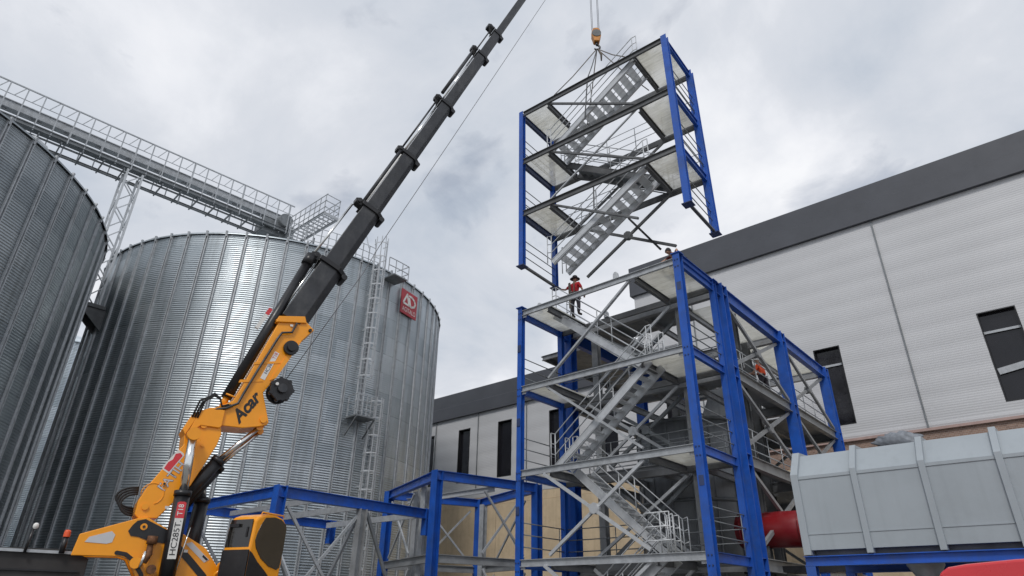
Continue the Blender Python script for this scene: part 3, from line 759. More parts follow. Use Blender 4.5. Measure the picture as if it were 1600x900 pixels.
for i, z in enumerate(TL):
    mb = MB()
    if i == 3:
        mb.box((-17.4, 21.8, z-.02), (TX0+.1, 31.2, z+.02)); mb.box((TX0+.1, 20.3, z-.02), (-9.6, 22.4, z+.02)); mb.box((TX0+.1, 22.4, z-.02), (-13.2, 31.2, z+.02))
    else:
        # opening for the vessel
        mb.box((TX0+.1, 20.2, z-.02), (TX1-.05, 22.0, z+.02)); mb.box((TX0+.1, 27.6, z-.02), (TX1-.05, 31.3, z+.02))
        mb.box((-8.9, 22.0, z-.02), (TX1-.05, 27.6, z+.02))
    mb.build('floor_plate', 'frame_grey' if i < 3 else 'galv_dark', pf)
MB().box((-9.5, 21.2, 11.95), (TX1-.15, 25.5, 11.99)).build('upper_deck', 'deck', pf)
MB().box((-9.5, 26.1, 11.95), (TX1-.15, 31.0, 11.99)).build('upper_deck', 'deck', pf)
for x in (-17.3,): MB().channel((x, 21.8, 12.05), (x, 31, 12.05), .08, .22).build('edge_channel', 'frame_grey', pf)
MB().channel((-17.3, 21.8, 12.03), (TX0-.1, 21.8, 12.03), .08, .22).build('edge_channel', 'frame_grey', pf)
for x, y, z0, z1 in ((-13.4, 20.35, 0, 12), (-9.62, 20.35, 0, 12), (-8.45, 22.3, 0, 12), (-11.3, 31.3, 0, 12), (-12.9, 25.8, 9, 12), (-10.2, 28.4, 0, 12), (-9.3, 25.6, 0, 12)):
    MB().ibeam((x, y, z0), (x, y, z1), .26, .26, .02, up=(0,1,0)).build('inner_column', 'primer' if y > 21 else 'frame_grey', pf)
for (y0, y1) in ((YC[0]+.25, YC[1]-.25), (YC[1]+.25, YC[2]-.25)):
    for (za, zb) in ((11.6, 9.2), (8.7, 6.4), (5.8, 3.3)):
        xbrace(pf, (TX1+.02, y0, za), (TX1+.02, y1, zb), (TX1+.02, y1, za), (TX1+.02, y0, zb), 'frame_grey', .10, gus=True)
for y in (YC[0]+.3, YC[2]):
    for (za, zb) in ((11.6, 9.3), (8.7, 6.4), (5.8, 3.3), (2.7, .2)):
        xbrace(pf, (-13.2, y, za), (-9.8, y, zb), (-9.8, y, za), (-13.2, y, zb), 'galv_dark', .1)
for z in TL[1:3]:
    mb = MB()
    for dz in (.4, .75, 1.1): mb.tube([(TX1-.25, 20.6, z+dz), (TX1-.25, 31, z+dz)], .02, 6)
    y = 20.6
    while y < 31.1: mb.tube([(TX1-.25, y, z), (TX1-.25, y, z+1.1)], .02, 6); y += 1.3
    mb.build('guard_rail', 'galv', pf)
    mb = MB()
    for dz in (.4, .75, 1.1): mb.tube([(-13.5, 21.4, z+dz), (-9, 21.4, z+dz)], .02, 6)
    for x in (-13.5, -12, -10.5, -9): mb.tube([(x, 21.4, z), (x, 21.4, z+1.1)], .02, 6)
    mb.build('guard_rail', 'galv', pf)
# loading hood between floors
mb = MB().prism([(-1.4, 0), (1.2, 0), (.6, 1.6), (-.6, 1.6)], (1,0,0), (0,0,1), (0,1,0), (-11.2, 28.2, 9.2), -1.0, 1.0)
tag(mb.build('dust_hood', 'vessel', org=(-11.2, 28.2, 9.2)), 'tapered grey sheet metal hood on the upper floor of the steel frame', 'hood')
# lifting lugs standing on the top of the stair tower
lab = ['small grey lifting lug on the left of the top beam beside the hat wearing worker', 'small grey lifting lug in the middle of the top beam of the stair tower', 'small grey lifting lug at the rear edge of the upper deck']
for (x, y, z), l_ in zip(((-13.9, 17.35, 11.96), (-10.3, 17.1, 11.97), (-12.35, 19.6, 11.96)), lab):
    mb = MB().prism([(-.1,0),(.1,0),(.09,.18),(.04,.26),(-.04,.26),(-.09,.18)], (1,0,0), (0,0,1), (0,1,0), (x, y, z), -.05, .05)
    tag(mb.build('lifting_lug', 'galv_light', org=(x, y, z), bevel=.01), l_, 'lug', 'lifting lugs on the top beams')

# vessel in the frame
vs = thing('process_vessel', 'large round grey steel vessel inside the steel frame behind the stairs', 'tank', (-11.75, 24.8, 0))
MB().lathe((-11.75, 24.8, 0), [(.05, .4), (2.3, .4), (2.3, 6.9), (2.3, 8.35), (2.25, 8.45), (.8, 8.9), (.05, 8.9)], n=64).build('shell', 'vessel', vs)
for z in (2.3, 5.35, 8.35):
    MB().lathe((-11.75, 24.8, z), [(2.3, -.06), (2.42, -.06), (2.42, .06), (2.3, .06)], n=64).build('flange', 'galv_dark', vs)
mb = MB()
for k in range(18):
    a = 2*PI*k/18; mb.beam((-11.75+2.32*math.sin(a), 24.8+2.32*math.cos(a), .4), (-11.75+2.32*math.sin(a), 24.8+2.32*math.cos(a), 8.3), .03, .05)
mb.build('seams', 'vessel', vs)
mb = MB()
for x, y in ((-13, 23.5), (-10.5, 23.5), (-13, 26), (-10.5, 26)): mb.beam((x, y, 0), (x, y, .4), .2)
mb.build('feet', 'primer', vs)

# red horizontal drum
rd = thing('red_drum', 'red painted horizontal drum low down inside the blue steel frame', 'drum', (-7.9, 22.4, 4.1))
MB().tube([(-9.3, 22.4, 4.15), (-9.25, 22.4, 4.15), (-5.2, 22.4, 4.05)], [.5, .56, .56], 36).build('shell', 'red', rd)
for x in (-9.1, -7.2, -5.5): MB().disc((x, 22.4, 4.12), (1,0,0), .60, .05, 36).build('band', 'red', rd)
MB().disc((-9.33, 22.4, 4.15), (1,0,0), .3, .06, 24).build('end_cap', 'primer', rd)
mb = MB()
for x in (-8.6, -6.0): mb.box((x-.12, 21.95, 3.0), (x+.12, 22.85, 3.75))
mb.box((-9.2, 22.0, 2.8), (-5.4, 22.8, 3.0))
for x in (-8.6, -6.0): mb.box((x-.15, 22.1, 0), (x+.15, 22.7, 2.8))
mb.build('cradle', 'black', rd)

# ================================================================== TWO BLUE FRAMES
def col_h(mb, x, y, z0, z1, w_=.28): return mb.ibeam((x, y, z0), (x, y, z1), w_, w_, .02, up=(0,1,0))
f1 = thing('blue_frame', 'open blue steel frame behind the crane cab with grey braces', 'steel frame', (-21, 13, 0), 'low blue steel frames')
A_, B_, C_, E_ = (-18.0, 10.2), (-23.9, 10.2), (-18.1, 16.1), (-23.9, 16.1)
for p, q in ((A_, B_), (A_, C_), (B_, E_)):
    MB().ibeam((*p, 4.66), (*q, 4.66), .2, .32, .02).build('beam', 'blue', f1)
MB().channel((C_[0]-.2, C_[1]-.4, 4.6), (E_[0]+.2, E_[1]-.4, 4.6), .08, .2).build('joist', 'galv', f1)
MB().channel((A_[0]-.2, 13.2, 4.6), (B_[0]+.2, 13.2, 4.6), .08, .2).build('joist', 'galv', f1)
MB().channel((A_[0]-.2, 11.6, 4.62), (B_[0]+.2, 11.6, 4.62), .08, .16).build('joist', 'galv', f1)
for p in (A_, B_): col_h(MB(), *p, 0, 4.84, .3).build('column', 'blue', f1)
for p in (C_, E_): MB().ibeam((*p, 3.95), (*p, 4.84), .26, .26, .02, up=(0,1,0)).build('end_bracket', 'blue', f1)
for x in (-18.0, -23.9): col_h(MB(), x, 13.2, 0, 4.5, .26).build('post', 'frame_grey', f1)
for x in (-18.0, -23.9):
    xbrace(f1, (x, 10.5, 4.3), (x, 13.1, 1.2), (x, 13.1, 4.3), (x, 10.5, 1.2), 'galv', .07, gus=False)
    MB().beam((x, 13.4, 4.4), (x, 15.6, .4), .08, .1).build('diagonal_brace', 'galv_dark', f1)
MB().beam((-18.2, 13.2, 4.3), (-20.3, 13.2, 1.2), .08, .1).build('diagonal_brace', 'galv', f1)
MB().beam((-23.5, 13.2, 4.2), (-20.3, 13.2, 1.2), .08, .1).build('diagonal_brace', 'galv', f1)
f2 = thing('blue_frame', 'blue four post steel frame standing between the silo and the stair tower', 'steel frame', (-19, 18.5, 0), 'low blue steel frames')
Q = [(-17.11, 15.57), (-22.04, 17.45), (-20.48, 21.27), (-16.0, 19.73)]
for i in range(4):
    p, q = Vector((*Q[i], 0)), Vector((*Q[(i+1) % 4], 0)); d = (q-p).normalized()
    MB().ibeam(p+Vector((0,0,5.84)), q+Vector((0,0,5.84)), .2, .32, .02).build('beam', 'blue', f2)
    col_h(MB(), Q[i][0], Q[i][1], 0, 6.0, .3).build('column', 'blue', f2)
    MB().ibeam(p+d*.2+Vector((0,0,3.15)), q-d*.2+Vector((0,0,3.15)), .16, .26, .02).build('middle_beam', 'frame_grey', f2)
    g2 = p+d*.95; g3 = q-d*.95
    ta, tb = ((.42, .88), (.4, .9), (.3, .8), (.15, .55))[i]; a_, b_ = p.lerp(q, ta), p.lerp(q, tb)
    xbrace(f2, a_+Vector((0,0,5.5)), b_+Vector((0,0,3.4)), b_+Vector((0,0,5.5)), a_+Vector((0,0,3.4)), 'galv', .06, gus=False)
    xbrace(f2, a_+Vector((0,0,2.9)), b_+Vector((0,0,.2)), b_+Vector((0,0,2.9)), a_+Vector((0,0,.2)), 'galv_light', .06, gus=False)
for x, y in ((-18.6, 16.4), (-19.9, 20.9), (-21.4, 18.6), (-19.7, 17.0)): col_h(MB(), x, y, 0, 5.7, .24).build('post', 'galv', f2)
MB().channel((-21.5, 18.0, 5.62), (-16.5, 17.9, 5.62), .08, .2).build('joist', 'galv_light', f2)

# ================================================================== GREY CONTAINER
ct = thing('grey_dryer_housing', 'big light grey ribbed steel housing on a blue stand at right', 'housing', (-1, 15, 2.5))
YF = 14.0
prof = [(YF, 2.76), (YF, 4.13), (YF+.38, 4.64), (YF+2.3, 4.75), (YF+2.7, 4.13), (YF+2.7, 2.76)]
def yz_prism(mb, prof, x0, x1):
    n = len(prof); vs = [(x0, y, z) for y, z in prof]+[(x1, y, z) for y, z in prof]
    return mb.add(vs, [(i, (i+1) % n, (i+1) % n+n, i+n) for i in range(n)]+[tuple(range(n))[::-1], tuple(range(n, 2*n))])
yz_prism(MB(), prof, -4.5, 4.6).build('shell', 'container', ct)
yz_prism(MB(), [(y-.05 if y < 15 else y+.04, z+(.07 if z > 3 else -.09)) for y, z in prof], -4.58, -4.44).build('end_rib', 'container', ct, bevel=.006)
for x in (-3.38, -2.2, -1.02, .18, 1.38, 2.6, 3.8):
    yz_prism(MB(), [(y-.055 if y < 15 else y+.05, z+(.08 if z > 3 else -.09)) for y, z in prof], x-.055, x+.055).build('rib', 'container', ct, bevel=.006)
MB().box((-4.44, YF-.012, 3.04), (4.6, YF, 3.062)).build('seam_strip', 'container', ct)
mb = MB(); mb.sweep((-4.44, YF-.004, 4.13), (4.6, YF-.004, 4.13), [(-.01,-.03),(.012,-.03),(.012,.03),(-.01,.03)]); mb.build('fold_strip', 'container', ct)
MB().box((-4.4, YF+.14, 2.66), (4.6, YF+2.6, 2.757)).build('underside', 'primer', ct)
stn = MB().ibeam((-4.6, YF+.05, 2.565), (4.6, YF+.05, 2.565), .16, .18, .018); stn.ibeam((-4.6, YF+2.6, 2.565), (4.6, YF+2.6, 2.565), .16, .18, .018)
stn.build('stand_beam', 'blue', ct)
for x in (-4.5, -1.2, 1.6, 4.4):
    for y in (YF+.05, YF+2.6): col_h(MB(), x, y, 0, 2.47, .18).build('stand_leg', 'blue', ct)
mb = MB().lathe((-2.75, 15.1, 0), [(.32, 2.66), (.32, 2.5), (.2, 2.3), (.32, 2.1), (.32, 1.5)], n=24); mb.build('outlet_hopper', 'galv', ct)
mb = MB().lathe((.5, 15.1, 0), [(.32, 2.66), (.32, 2.5), (.2, 2.3), (.32, 2.1), (.32, 1.5)], n=24); mb.build('outlet_hopper', 'galv', ct)

# ================================================================== RED VEHICLE (only its roof corner is in view)
rv = thing('red_truck', 'bright red vehicle cab roof at the bottom right corner', 'truck', (0, 8.5, 0))
mb = MB()
# body in the x-z plane, extruded in y, then rounded
body = [(-1.42, .6), (-1.42, 1.35), (-1.37, 1.90), (-1.34, 2.00), (-1.26, 2.05), (-1.1, 2.075), (-.7, 2.105), (-.3, 2.12), (2.6, 2.13), (2.9, 2.1), (3.2, .6)]
mb.prism(body, (1,0,0), (0,0,1), (0,1,0), (0, 0, 0), 7.9, 9.7)
mb.build('cab_body', 'red_bright', rv, bevel=.025)
MB().box((-.70, 7.86, .8), (.4, 7.9, 1.90)).build('door', 'red_bright', rv, bevel=.015)
MB().box((-1.2, 7.865, 1.93), (2.4, 7.9, 1.955)).build('drip_rail', 'red', rv, bevel=.01)
MB().box((-.6, 7.84, 1.35), (.3, 7.862, 1.8)).build('side_window', 'cab_glass', rv)
for x in (-.6, 2.4):
    for y in (8.0, 9.6): 
        wv = MB().disc((x, y, .45), (0,1,0), .45, .25, 28).build('wheel', 'rubber', rv)
        MB().disc((x, y, .45), (0,1,0), .24, .27, 20).build('rim', 'galv', wv)

# ================================================================== CRANE
BX = Vector((-13.976, 5.449, 0)); SD = Vector((.2746, .9616, 0)); SN = Vector((.9616, -.2746, 0))   # boom plane, SN towards viewer
def K(s, z, h=0.0): return BX+SD*s+SN*h+Vector((0, 0, z))
def kpoly(poly, h0, h1): return MB().prism(poly, SD, (0,0,1), SN, BX, h0, h1)
cr = thing('mobile_crane', 'yellow folding crane with its long black telescopic boom raised', 'crane', BX)
base = [(-1.30,2.38),(-1.26,2.74),(-0.70,2.96),(-0.39,3.08),(-0.23,3.10),(0.15,2.92),(0.45,2.85),(0.90,2.62),(1.22,2.25),(1.32,1.9),(1.2,1.5),(-0.1,1.5),(-0.16,2.0),(-0.25,2.15),(-0.40,2.36),(-0.54,2.40)]
for h0, h1 in ((.22, .35), (-.35, -.22)): kpoly(base, h0, h1).build('column_plate', 'yellow', cr, bevel=.012)
kpoly([(-.1, .9), (.8, .9), (.8, 2.1), (.3, 2.6), (-.1, 2.4)], -.2, .2).build('column_core', 'yellow', cr, bevel=.02)
MB().lathe(K(.3, 0), [(.75, .75), (.75, 1.05), (.6, 1.1), (.6, 1.4), (.05, 1.4)], n=40).build('slew_ring', 'black', cr)
dk = kpoly([(-0.51,2.84),(-0.46,2.95),(-0.40,3.03),(-0.27,3.07),(0.15,2.90),(0.19,2.66),(-0.1,2.68),(-0.32,2.75),(-0.45,2.76)], .35, .365).build('linkage_plate', 'black', cr)
MB().disc(K(-.27, 2.93, .375), SN, .06, .03, 16).build('pin_ring', 'yellow', dk); MB().disc(K(-.27, 2.93, .39), SN, .025, .03, 12).build('pin', 'black', dk)
def ribbon(pts, w_, h):
    mb = MB(); P = [K(a, b, h) for a, b in pts]
    for p, q in zip(P, P[1:]): mb.beam(p, q, .012, w_, up=SN.cross((q-p).normalized()))
    for p in P: mb.disc(p, SN, w_/2, .0118, 14)
    return mb
ribbon([(-.60, 2.46), (-.45, 2.44), (-.3, 2.34), (-.12, 2.12), (.0, 1.85)], .07, .358).build('black_stripe', 'black', cr)
ribbon([(.33, 2.66), (.62, 2.42), (.95, 2.12), (1.1, 1.9)], .12, .358).build('black_stripe', 'black', cr)
kpoly([(-1.15,2.61),(-1.10,2.70),(-0.77,2.82),(-0.70,2.76),(-0.72,2.63),(-.80,2.60)], .35, .358).build('grey_sticker', 'panel_grey', cr)
kpoly([(.52, 2.68), (.62, 2.72), (1.0, 2.42), (.92, 2.36)], .35, .358).build('grey_sticker', 'panel_grey', cr)
kpoly([(.88, 2.50), (.98, 2.42), (.95, 2.40), (.86, 2.47)], .36, .363).build('grey_sticker', 'black', cr)
# lower arm
arm1 = [(-0.47,3.40),(-0.37,3.70),(0.07,4.55),(0.04,4.77),(0.24,5.27),(0.44,5.36),(0.59,5.34),(0.74,4.87),(0.70,4.63),(0.38,3.78),(-0.07,3.11),(-0.39,3.08),(-.47,3.15)]
a1 = kpoly(arm1, -.42, .25).build('lower_arm', 'yellow', cr, bevel=.015)
for (s_, z_, r_) in ((-.33, 3.3, .06), (.36, 5.0, .07), (.50, 5.24, .07), (-.1, 3.75, .035), (.42, 4.58, .03)):
    MB().disc(K(s_, z_, .26), SN, r_, .05, 18).build('pin', 'yellow', a1); 
MB().disc(K(-.1, 3.75, .255), SN, .022, .08, 12).build('pin_hole', 'black', a1)
mb = MB(); pts = [K(-.26+.2*math.cos(t), 3.55+.2*math.sin(t), .256) for t in [R(a) for a in range(-70, 210, 20)]]
mb.tube(pts, .008, 6); mb.build('weld_ring', 'yellow', a1)
kpoly([(.05, 4.74), (.24, 5.27), (.10, 5.2), (-.02, 4.85)], -.3, .3).build('knee_bracket', 'yellow', cr, bevel=.01)
kpoly([(.07, 4.72), (.30, 4.98), (.66, 4.98), (.70, 5.02), (.70, 5.36), (.42, 5.38), (.22, 5.27)], .25, .30).build('knee_link', 'yellow', cr, bevel=.01)
kpoly([(.07, 4.72), (.30, 4.98), (.66, 4.98), (.70, 5.02), (.70, 5.36), (.42, 5.38), (.22, 5.27)], -.30, -.25).build('knee_link', 'yellow', cr, bevel=.01)
# second arm
arm2 = [(0.27,5.21),(0.40,5.36),(0.61,5.47),(0.82,5.61),(0.95,5.97),(1.44,7.61),(1.37,7.70),(2.02,7.86),(2.30,7.64),(2.17,7.47),(2.04,7.28),(1.84,6.78),(1.61,6.28),(1.41,5.90),(1.65,5.27),(1.62,5.2),(1.45,5.14),(1.13,5.06),(0.73,5.05)]
a2 = kpoly(arm2, -.38, .24).build('upper_arm', 'yellow', cr, bevel=.015)
kpoly([(1.62,6.28),(1.84,6.78),(2.04,7.28),(1.9,7.2),(1.5,6.2)], -.26, .27).build('stiffening_rib', 'yellow', a2)
kpoly([(.85,6.03),(1.36,6.15),(1.33,6.2),(.87,6.1)], .24, .252).build('weld_strap', 'yellow', a2)
kpoly([(1.08,6.5),(1.66,6.65),(1.64,6.7),(1.10,6.56)], .24, .252).build('weld_strap', 'yellow', a2)
kpoly([(1.38,7.62),(1.42,7.78),(2.02,7.92),(2.08,7.76)], -.28, .29).build('collar', 'yellow', cr, bevel=.01)
MB().disc(K(1.52, 5.3, .255), SN, .07, .05, 18).build('pin', 'yellow', a2)
MB().disc(K(2.2, 7.6, .25), SN, .04, .08, 14).build('pin', 'black', a2)
mb = MB().tube([K(1.72, 5.95, .1), K(1.72, 5.95, .62)], .0, 6) if False else MB()
for h in (.12, .5): mb.disc(K(1.74, 5.98, h), SN, .25, .05, 28)
mb.disc(K(1.74, 5.98, .3), SN, .19, .40, 28)
wn = mb.build('rope_winch', 'black', cr)
MB().disc(K(1.74, 5.98, .56), SN, .1, .1, 16).build('hub', 'boom', wn)
MB().disc(K(1.60, 6.05, .6), SN, .035, .03, 12).build('badge', 'white', wn)
for k in range(7):
    a = k*.9; MB().disc(K(1.74+.24*math.cos(a), 5.98+.24*math.sin(a), .45), SN, .045, .16, 8).build('fitting', 'black', wn)
mb = MB().disc(K(1.82, 7.05, .30), SN, .17, .10, 26).disc(K(1.82, 7.05, .36), SN, .10, .1, 20)
mb.build('sheave', 'black', cr)
# hydraulic hoses / steel pipe along the arm
mb = MB().tube([K(.45, 5.33, .27), K(.72, 5.42, .29), K(.93, 5.56, .29), K(1.0, 5.8, .29), K(1.2, 6.4, .29), K(1.36, 6.85, .29), K(1.48, 7.2, .29), K(1.56, 7.38, .29), K(1.78, 7.44, .29), K(1.86, 7.7, .29)], .028, 8)
mb.build('hydraulic_pipe', 'boom', cr)
for (o1, o2) in ((0, .0), (.05, .06), (-.05, .03)):
    pts = [K(.15+o1, 5.12, .3), K(.22+o1, 5.45+o2, .34), K(.42, 5.62+o2, .34), K(.55, 5.6, .3), K(.62, 5.45, .28), K(.8+o1, 5.5, .28)]
    MB().tube(pts, .022, 8).build('hose', 'rubber', cr)
for k in range(4):
    pts = [K(-.45+.22*0-.26*(1+.12*k)*max(0, math.sin(t))-.04, 3.14+.05*k+.20*(1-math.cos(t)), .1-.07*k) for t in [PI*i/10 for i in range(11)]]
    MB().tube(pts, .022, 8).build('hose', 'rubber', cr)
# lift cylinders
def ram(p0, p1, p2, r1, r2, h, m='black', eye=True):
    a, b, c = K(*p0, h), K(*p1, h), K(*p2, h)
    t = MB().tube([a, b], r1, 24)
    d = (b-a).normalized(); t.tube([b-d*.08, b+d*.02], r1*1.12, 24)
    o = t.build('hydraulic_ram', m, cr)
    MB().tube([b, c], r2, 20).build('rod', 'chrome', o)
    MB().disc(c, SN, r2*1.5, r2*2.6, 18).build('eye', 'yellow' if eye else 'black', o)
    return o
lift = ram((.31, 1.95), (.24, 3.60), (.18, 4.72), .145, .085, .52)
lift2 = ram((.72, 2.1), (.75, 3.63), (.45, 4.9), .145, .08, -.45)
kn1 = ram((.28, 3.45), (.82, 4.36), (1.50, 5.16), .13, .052, .10)
kn2 = ram((.34, 3.40), (.88, 4.28), (1.58, 5.12), .13, .045, -.14)
# label on the lift ram: flat plate clipped on its outer side
ax_ = (K(.24, 3.60)-K(.31, 1.95)).normalized(); ay_ = SN.cross(ax_)
lc = K(.272, 2.88, .52+.148)
lb = MB().prism([(-.5,-.075),(.5,-.075),(.5,.075),(-.5,.075)], ax_, ay_, SN, lc, 0, .006).build('label_plate', 'white', lift)
MB().prism([(.22,-.078),(.50,-.078),(.52,-.04),(.52,.04),(.50,.078),(.22,.078)], ax_, ay_, SN, lc, .0065, .009).build('red_field', 'red_bright', lb)
text_part('HC285T.', 'black', lb, lc-ax_*.13, ax_, ay_, .145, ext=.012, sx=1.15)
text_part('T18', 'white', lb, lc+ax_*.37, ax_, ay_, .13, ext=.013, bold=.01)
# lettering on the arms
d2 = (K(1.44,7.61)-K(.95,5.97)).normalized(); n2_ = SN.cross(d2)
text_part('Acar', 'black', a2, K(1.12, 5.50, .242), (K(1.33,5.90)-K(.98,5.27)).normalized(), SN.cross((K(1.33,5.90)-K(.98,5.27)).normalized()), .36, name='script', shear=.35, bold=.035)
lp = MB().prism([(-.36,-.055),(.36,-.055),(.36,.055),(-.36,.055)], d2, n2_, SN, K(1.44, 6.55, .241), 0, .006).build('label_plate', 'white', a2)
text_part('HC385', 'blue_dark', lp, K(1.44, 6.55, .248)-d2*.06, d2, n2_, .11, ext=.003)
text_part('T18', 'red_bright', lp, K(1.44, 6.55, .248)+d2*.26, d2, n2_, .10, ext=.003)
d1 = (K(.07,4.55)-K(-.37,3.70)).normalized(); n1_ = SN.cross(d1)
rp = MB().prism([(-.23,-.09),(.20,-.09),(.23,-.05),(.23,.08),(-.2,.09),(-.23,.05)], d1, n1_, SN, K(-.04, 4.20, .252), 0, .004).build('sticker', 'white', a1)
MB().prism([(-.20,-.07),(.18,-.07),(.2,.0),(.14,.06),(.02,.03),(-.06,.065),(-.2,.05)], d1, n1_, SN, K(-.04, 4.20, .252), .0045, .007).build('sticker_mark', 'red_bright', rp)
text_part('FATIH', 'blue_dark', a1, K(-.02, 3.86, .252)+d1*.06, d1, n1_, .23, ext=.003, bold=.03)
text_part('FATIH', 'panel_grey', a1, K(-.02, 3.86, .252)+d1*.06, d1, n1_, .23, ext=.006, bold=.008)
# telescopic boom
AX0 = Vector((1.83, 7.85)); AD = Vector((10.30, 24.98)).normalized(); AN = Vector((AD.y, -AD.x))
def ax_at(z): return AX0+AD*((z-AX0.y)/AD.y)
secs = [(7.75, 9.55, .64), (9.5, 11.62, .56), (11.55, 13.95, .47), (13.9, 16.6, .42), (16.5, 19.6, .38), (19.5, 21.1, .33), (21.0, 33.0, .27)]
for i, (z0, z1, wd) in enumerate(secs):
    p, q = ax_at(z0), ax_at(z1)
    P_, Q_ = K(p.x, p.y), K(q.x, q.y); side = SD*AN.x+Vector((0,0,1))*AN.y
    pr = [(-.42,-.5),(.42,-.5),(.42,.22),(.2,.5),(-.2,.5),(-.42,.22)]
    mb = MB(); D3 = (Q_-P_).normalized()
    vs = [P_+SN*a*wd*.95+side*b*wd for a, b in pr]+[Q_+SN*a*wd*.95+side*b*wd for a, b in pr]; n = 6
    mb.add(vs, [(k, (k+1) % n, (k+1) % n+n, k+n) for k in range(n)]+[tuple(range(n))[::-1], tuple(range(n, 2*n))])
    sec = mb.build('boom_section', 'boom', cr, bevel=.012)
    if i < 6:
        c0 = Q_-D3*.13; mb = MB(); g_ = 1.22
        vs = [c0+SN*a*wd*.95*g_+side*b*wd*g_ for a, b in pr]+[Q_+SN*a*wd*.95*g_+side*b*wd*g_ for a, b in pr]
        mb.add(vs, [(k, (k+1) % n, (k+1) % n+n, k+n) for k in range(n)]+[tuple(range(n))[::-1], tuple(range(n, 2*n))])
        mb.disc(c0+side*wd*.62, SN, .08, wd*.7, 14)
        mb.prism([(-.5, 0), (-.5-.42, .03), (-.5-.5, .12), (-.5-.3, .2), (-.5, .16)], side*(wd if wd > .5 else .5), D3*1.2, SN, c0, -.12, .12)
        mb.disc(c0-side*wd*.78+D3*.1, SN, .05, .34, 10)
        mb.build('collar', 'black', cr, bevel=.008)
        if i == 4 or i == 5 or i == 3:
            mb = MB()
            for k in range(5): 
                a = R(-60+45*k); mb.tube([c0-side*(wd*.7)+SN*.15, c0-side*(wd*.7+.12+.08*math.cos(a))+D3*.12*math.sin(a)+SN*.15, c0-side*(wd*.6)-D3*(.3+.05*k)+SN*.12], .012, 6)
            mb.build('hose', 'rubber', cr)
def brod(z0, z1, off, r, m, name, h=.0):
    p, q = ax_at(z0), ax_at(z1); side = SD*AN.x+Vector((0,0,1))*AN.y
    return MB().tube([K(p.x, p.y, h)-side*off, K(q.x, q.y, h)-side*off], r, 14).build(name, m, cr)
MB().tube([K(.70, 5.70, .05), K(1.95, 9.62, .05)], .115, 20).build('extension_ram', 'black', cr)
MB().tube([K(1.88, 9.42, .05), K(1.97, 9.70, .05)], .145, 20).build('ram_head', 'black', cr)
MB().tube([K(1.95, 9.65, .05), K(2.80, 11.62, .05)], .035, 12).build('ram_rod', 'chrome', cr)
MB().tube([K(.66, 5.45, .0), K(.72, 5.80, .05)], .07, 12).build('ram_foot', 'yellow', cr)
brod(7.8, 9.6, .375, .03, 'chrome', 'ram_rod', .1)
brod(11.6, 13.9, .34, .05, 'boom', 'extension_ram', .1); brod(11.6, 13.7, .27, .02, 'white', 'ram_rod', .18)
brod(14.0, 16.7, .36, .03, 'boom', 'extension_ram', .05); brod(14.0, 16.5, .26, .035, 'chrome', 'ram_rod', .12)
brod(16.9, 19.6, .36, .06, 'boom', 'extension_ram', .05); brod(16.7, 19.4, .24, .03, 'chrome', 'ram_rod', .12)
brod(19.5, 21.0, .30, .025, 'boom', 'ram_rod', .1)
mb = MB(); p = ax_at(13.1); 

p = ax_at(7.9); side = SD*AN.x+Vector((0,0,1))*AN.y
MB().prism([(-.3,-.045),(.3,-.045),(.3,.045),(-.3,.045)], (SD*AD.x+Vector((0,0,1))*AD.y), side, SN, K(1.13, 7.72, .05), -.03, .03).build('label_plate', 'white', cr)
MB().prism([(.12,-.047),(.302,-.047),(.302,.047),(.12,.047)], (SD*AD.x+Vector((0,0,1))*AD.y), side, SN, K(1.13, 7.72, .05), .031, .034).build('red_field', 'red_bright', cr)
MB().tube([K(.66, 5.75, .2), K(.78, 5.72, .22), K(.9, 5.68, .22)], .02, 8).build('cylinder_strap', 'yellow', cr)
tp_ = ax_at(32.9)
MB().prism([(-.3,-.4),(.45,-.4),(.55,.0),(.2,.4),(-.2,.3)], SD, (0,0,1), SN, K(tp_.x, tp_.y), -.15, .15).build('boom_head', 'black', cr)
MB().disc(K(tp_.x+.2, tp_.y+.0), SN, .3, .12, 28).build('head_sheave', 'black', cr)
for k, (r_, o_) in enumerate(((.016, -.30), (.016, -.255), (.013, -.21))):
    pts = []
    for i in range(24):
        z = 8.1+i*.5; p = ax_at(z); wob = .02*math.sin(i*1.7+k); lim = .62 if z < 9.5 else .55
        pts.append(K(p.x, p.y, .20-.012*(i))+side*(o_*lim*1.0+wob))
    MB().tube(pts[:8], r_, 6).build('hose', 'rubber', cr)
for (a_, b_, m_) in ((.2, 3.45, 'white'), (.05, 3.32, 'white'), (1.75, 7.62, 'white'), (.55, 2.55, 'white')):
    MB().prism([(-.035,-.025),(.035,-.025),(.035,.025),(-.035,.025)], SD, (0,0,1), SN, K(a_, b_, .262 if b_ > 2.6 else .362), 0, .003).build('warning_label', m_, cr)
# small lever valve and stowed items at the column
mb = MB().tube([K(-.10, 2.72, .44), K(-.08, 2.45, .46), K(-.12, 2.3, .46)], [.05, .06, .04], 10).disc(K(-.08, 2.7, .46), (0,0,1), .09, .14, 12).disc(K(0.02, 2.2, .48), SN, .08, .1, 14)
mb.build('slew_motor', mat('rusty_steel', (.16, .07, .03), .7, .2, .5, 12), cr)
MB().disc(K(-.26, 2.3, .42), SN, .10, .1, 16).build('round_fitting', 'yellow', cr)
MB().tube([K(-.14, 2.5, .48), K(-.18, 2.22, .48)], .03, 10).build('valve_rod', 'chrome', cr)
mb = MB()
for i, (a, b) in enumerate(((1.15, 2.12), (1.25, 2.2), (1.18, 2.28), (1.32, 2.12), (1.4, 2.22), (1.3, 2.34))): mb.tube([K(a, b-.1, .45), K(a, b+.05, .45), K(a+.06, b+.1, .5)], .035, 8)
mb.build('valve_block', 'yellow', cr)
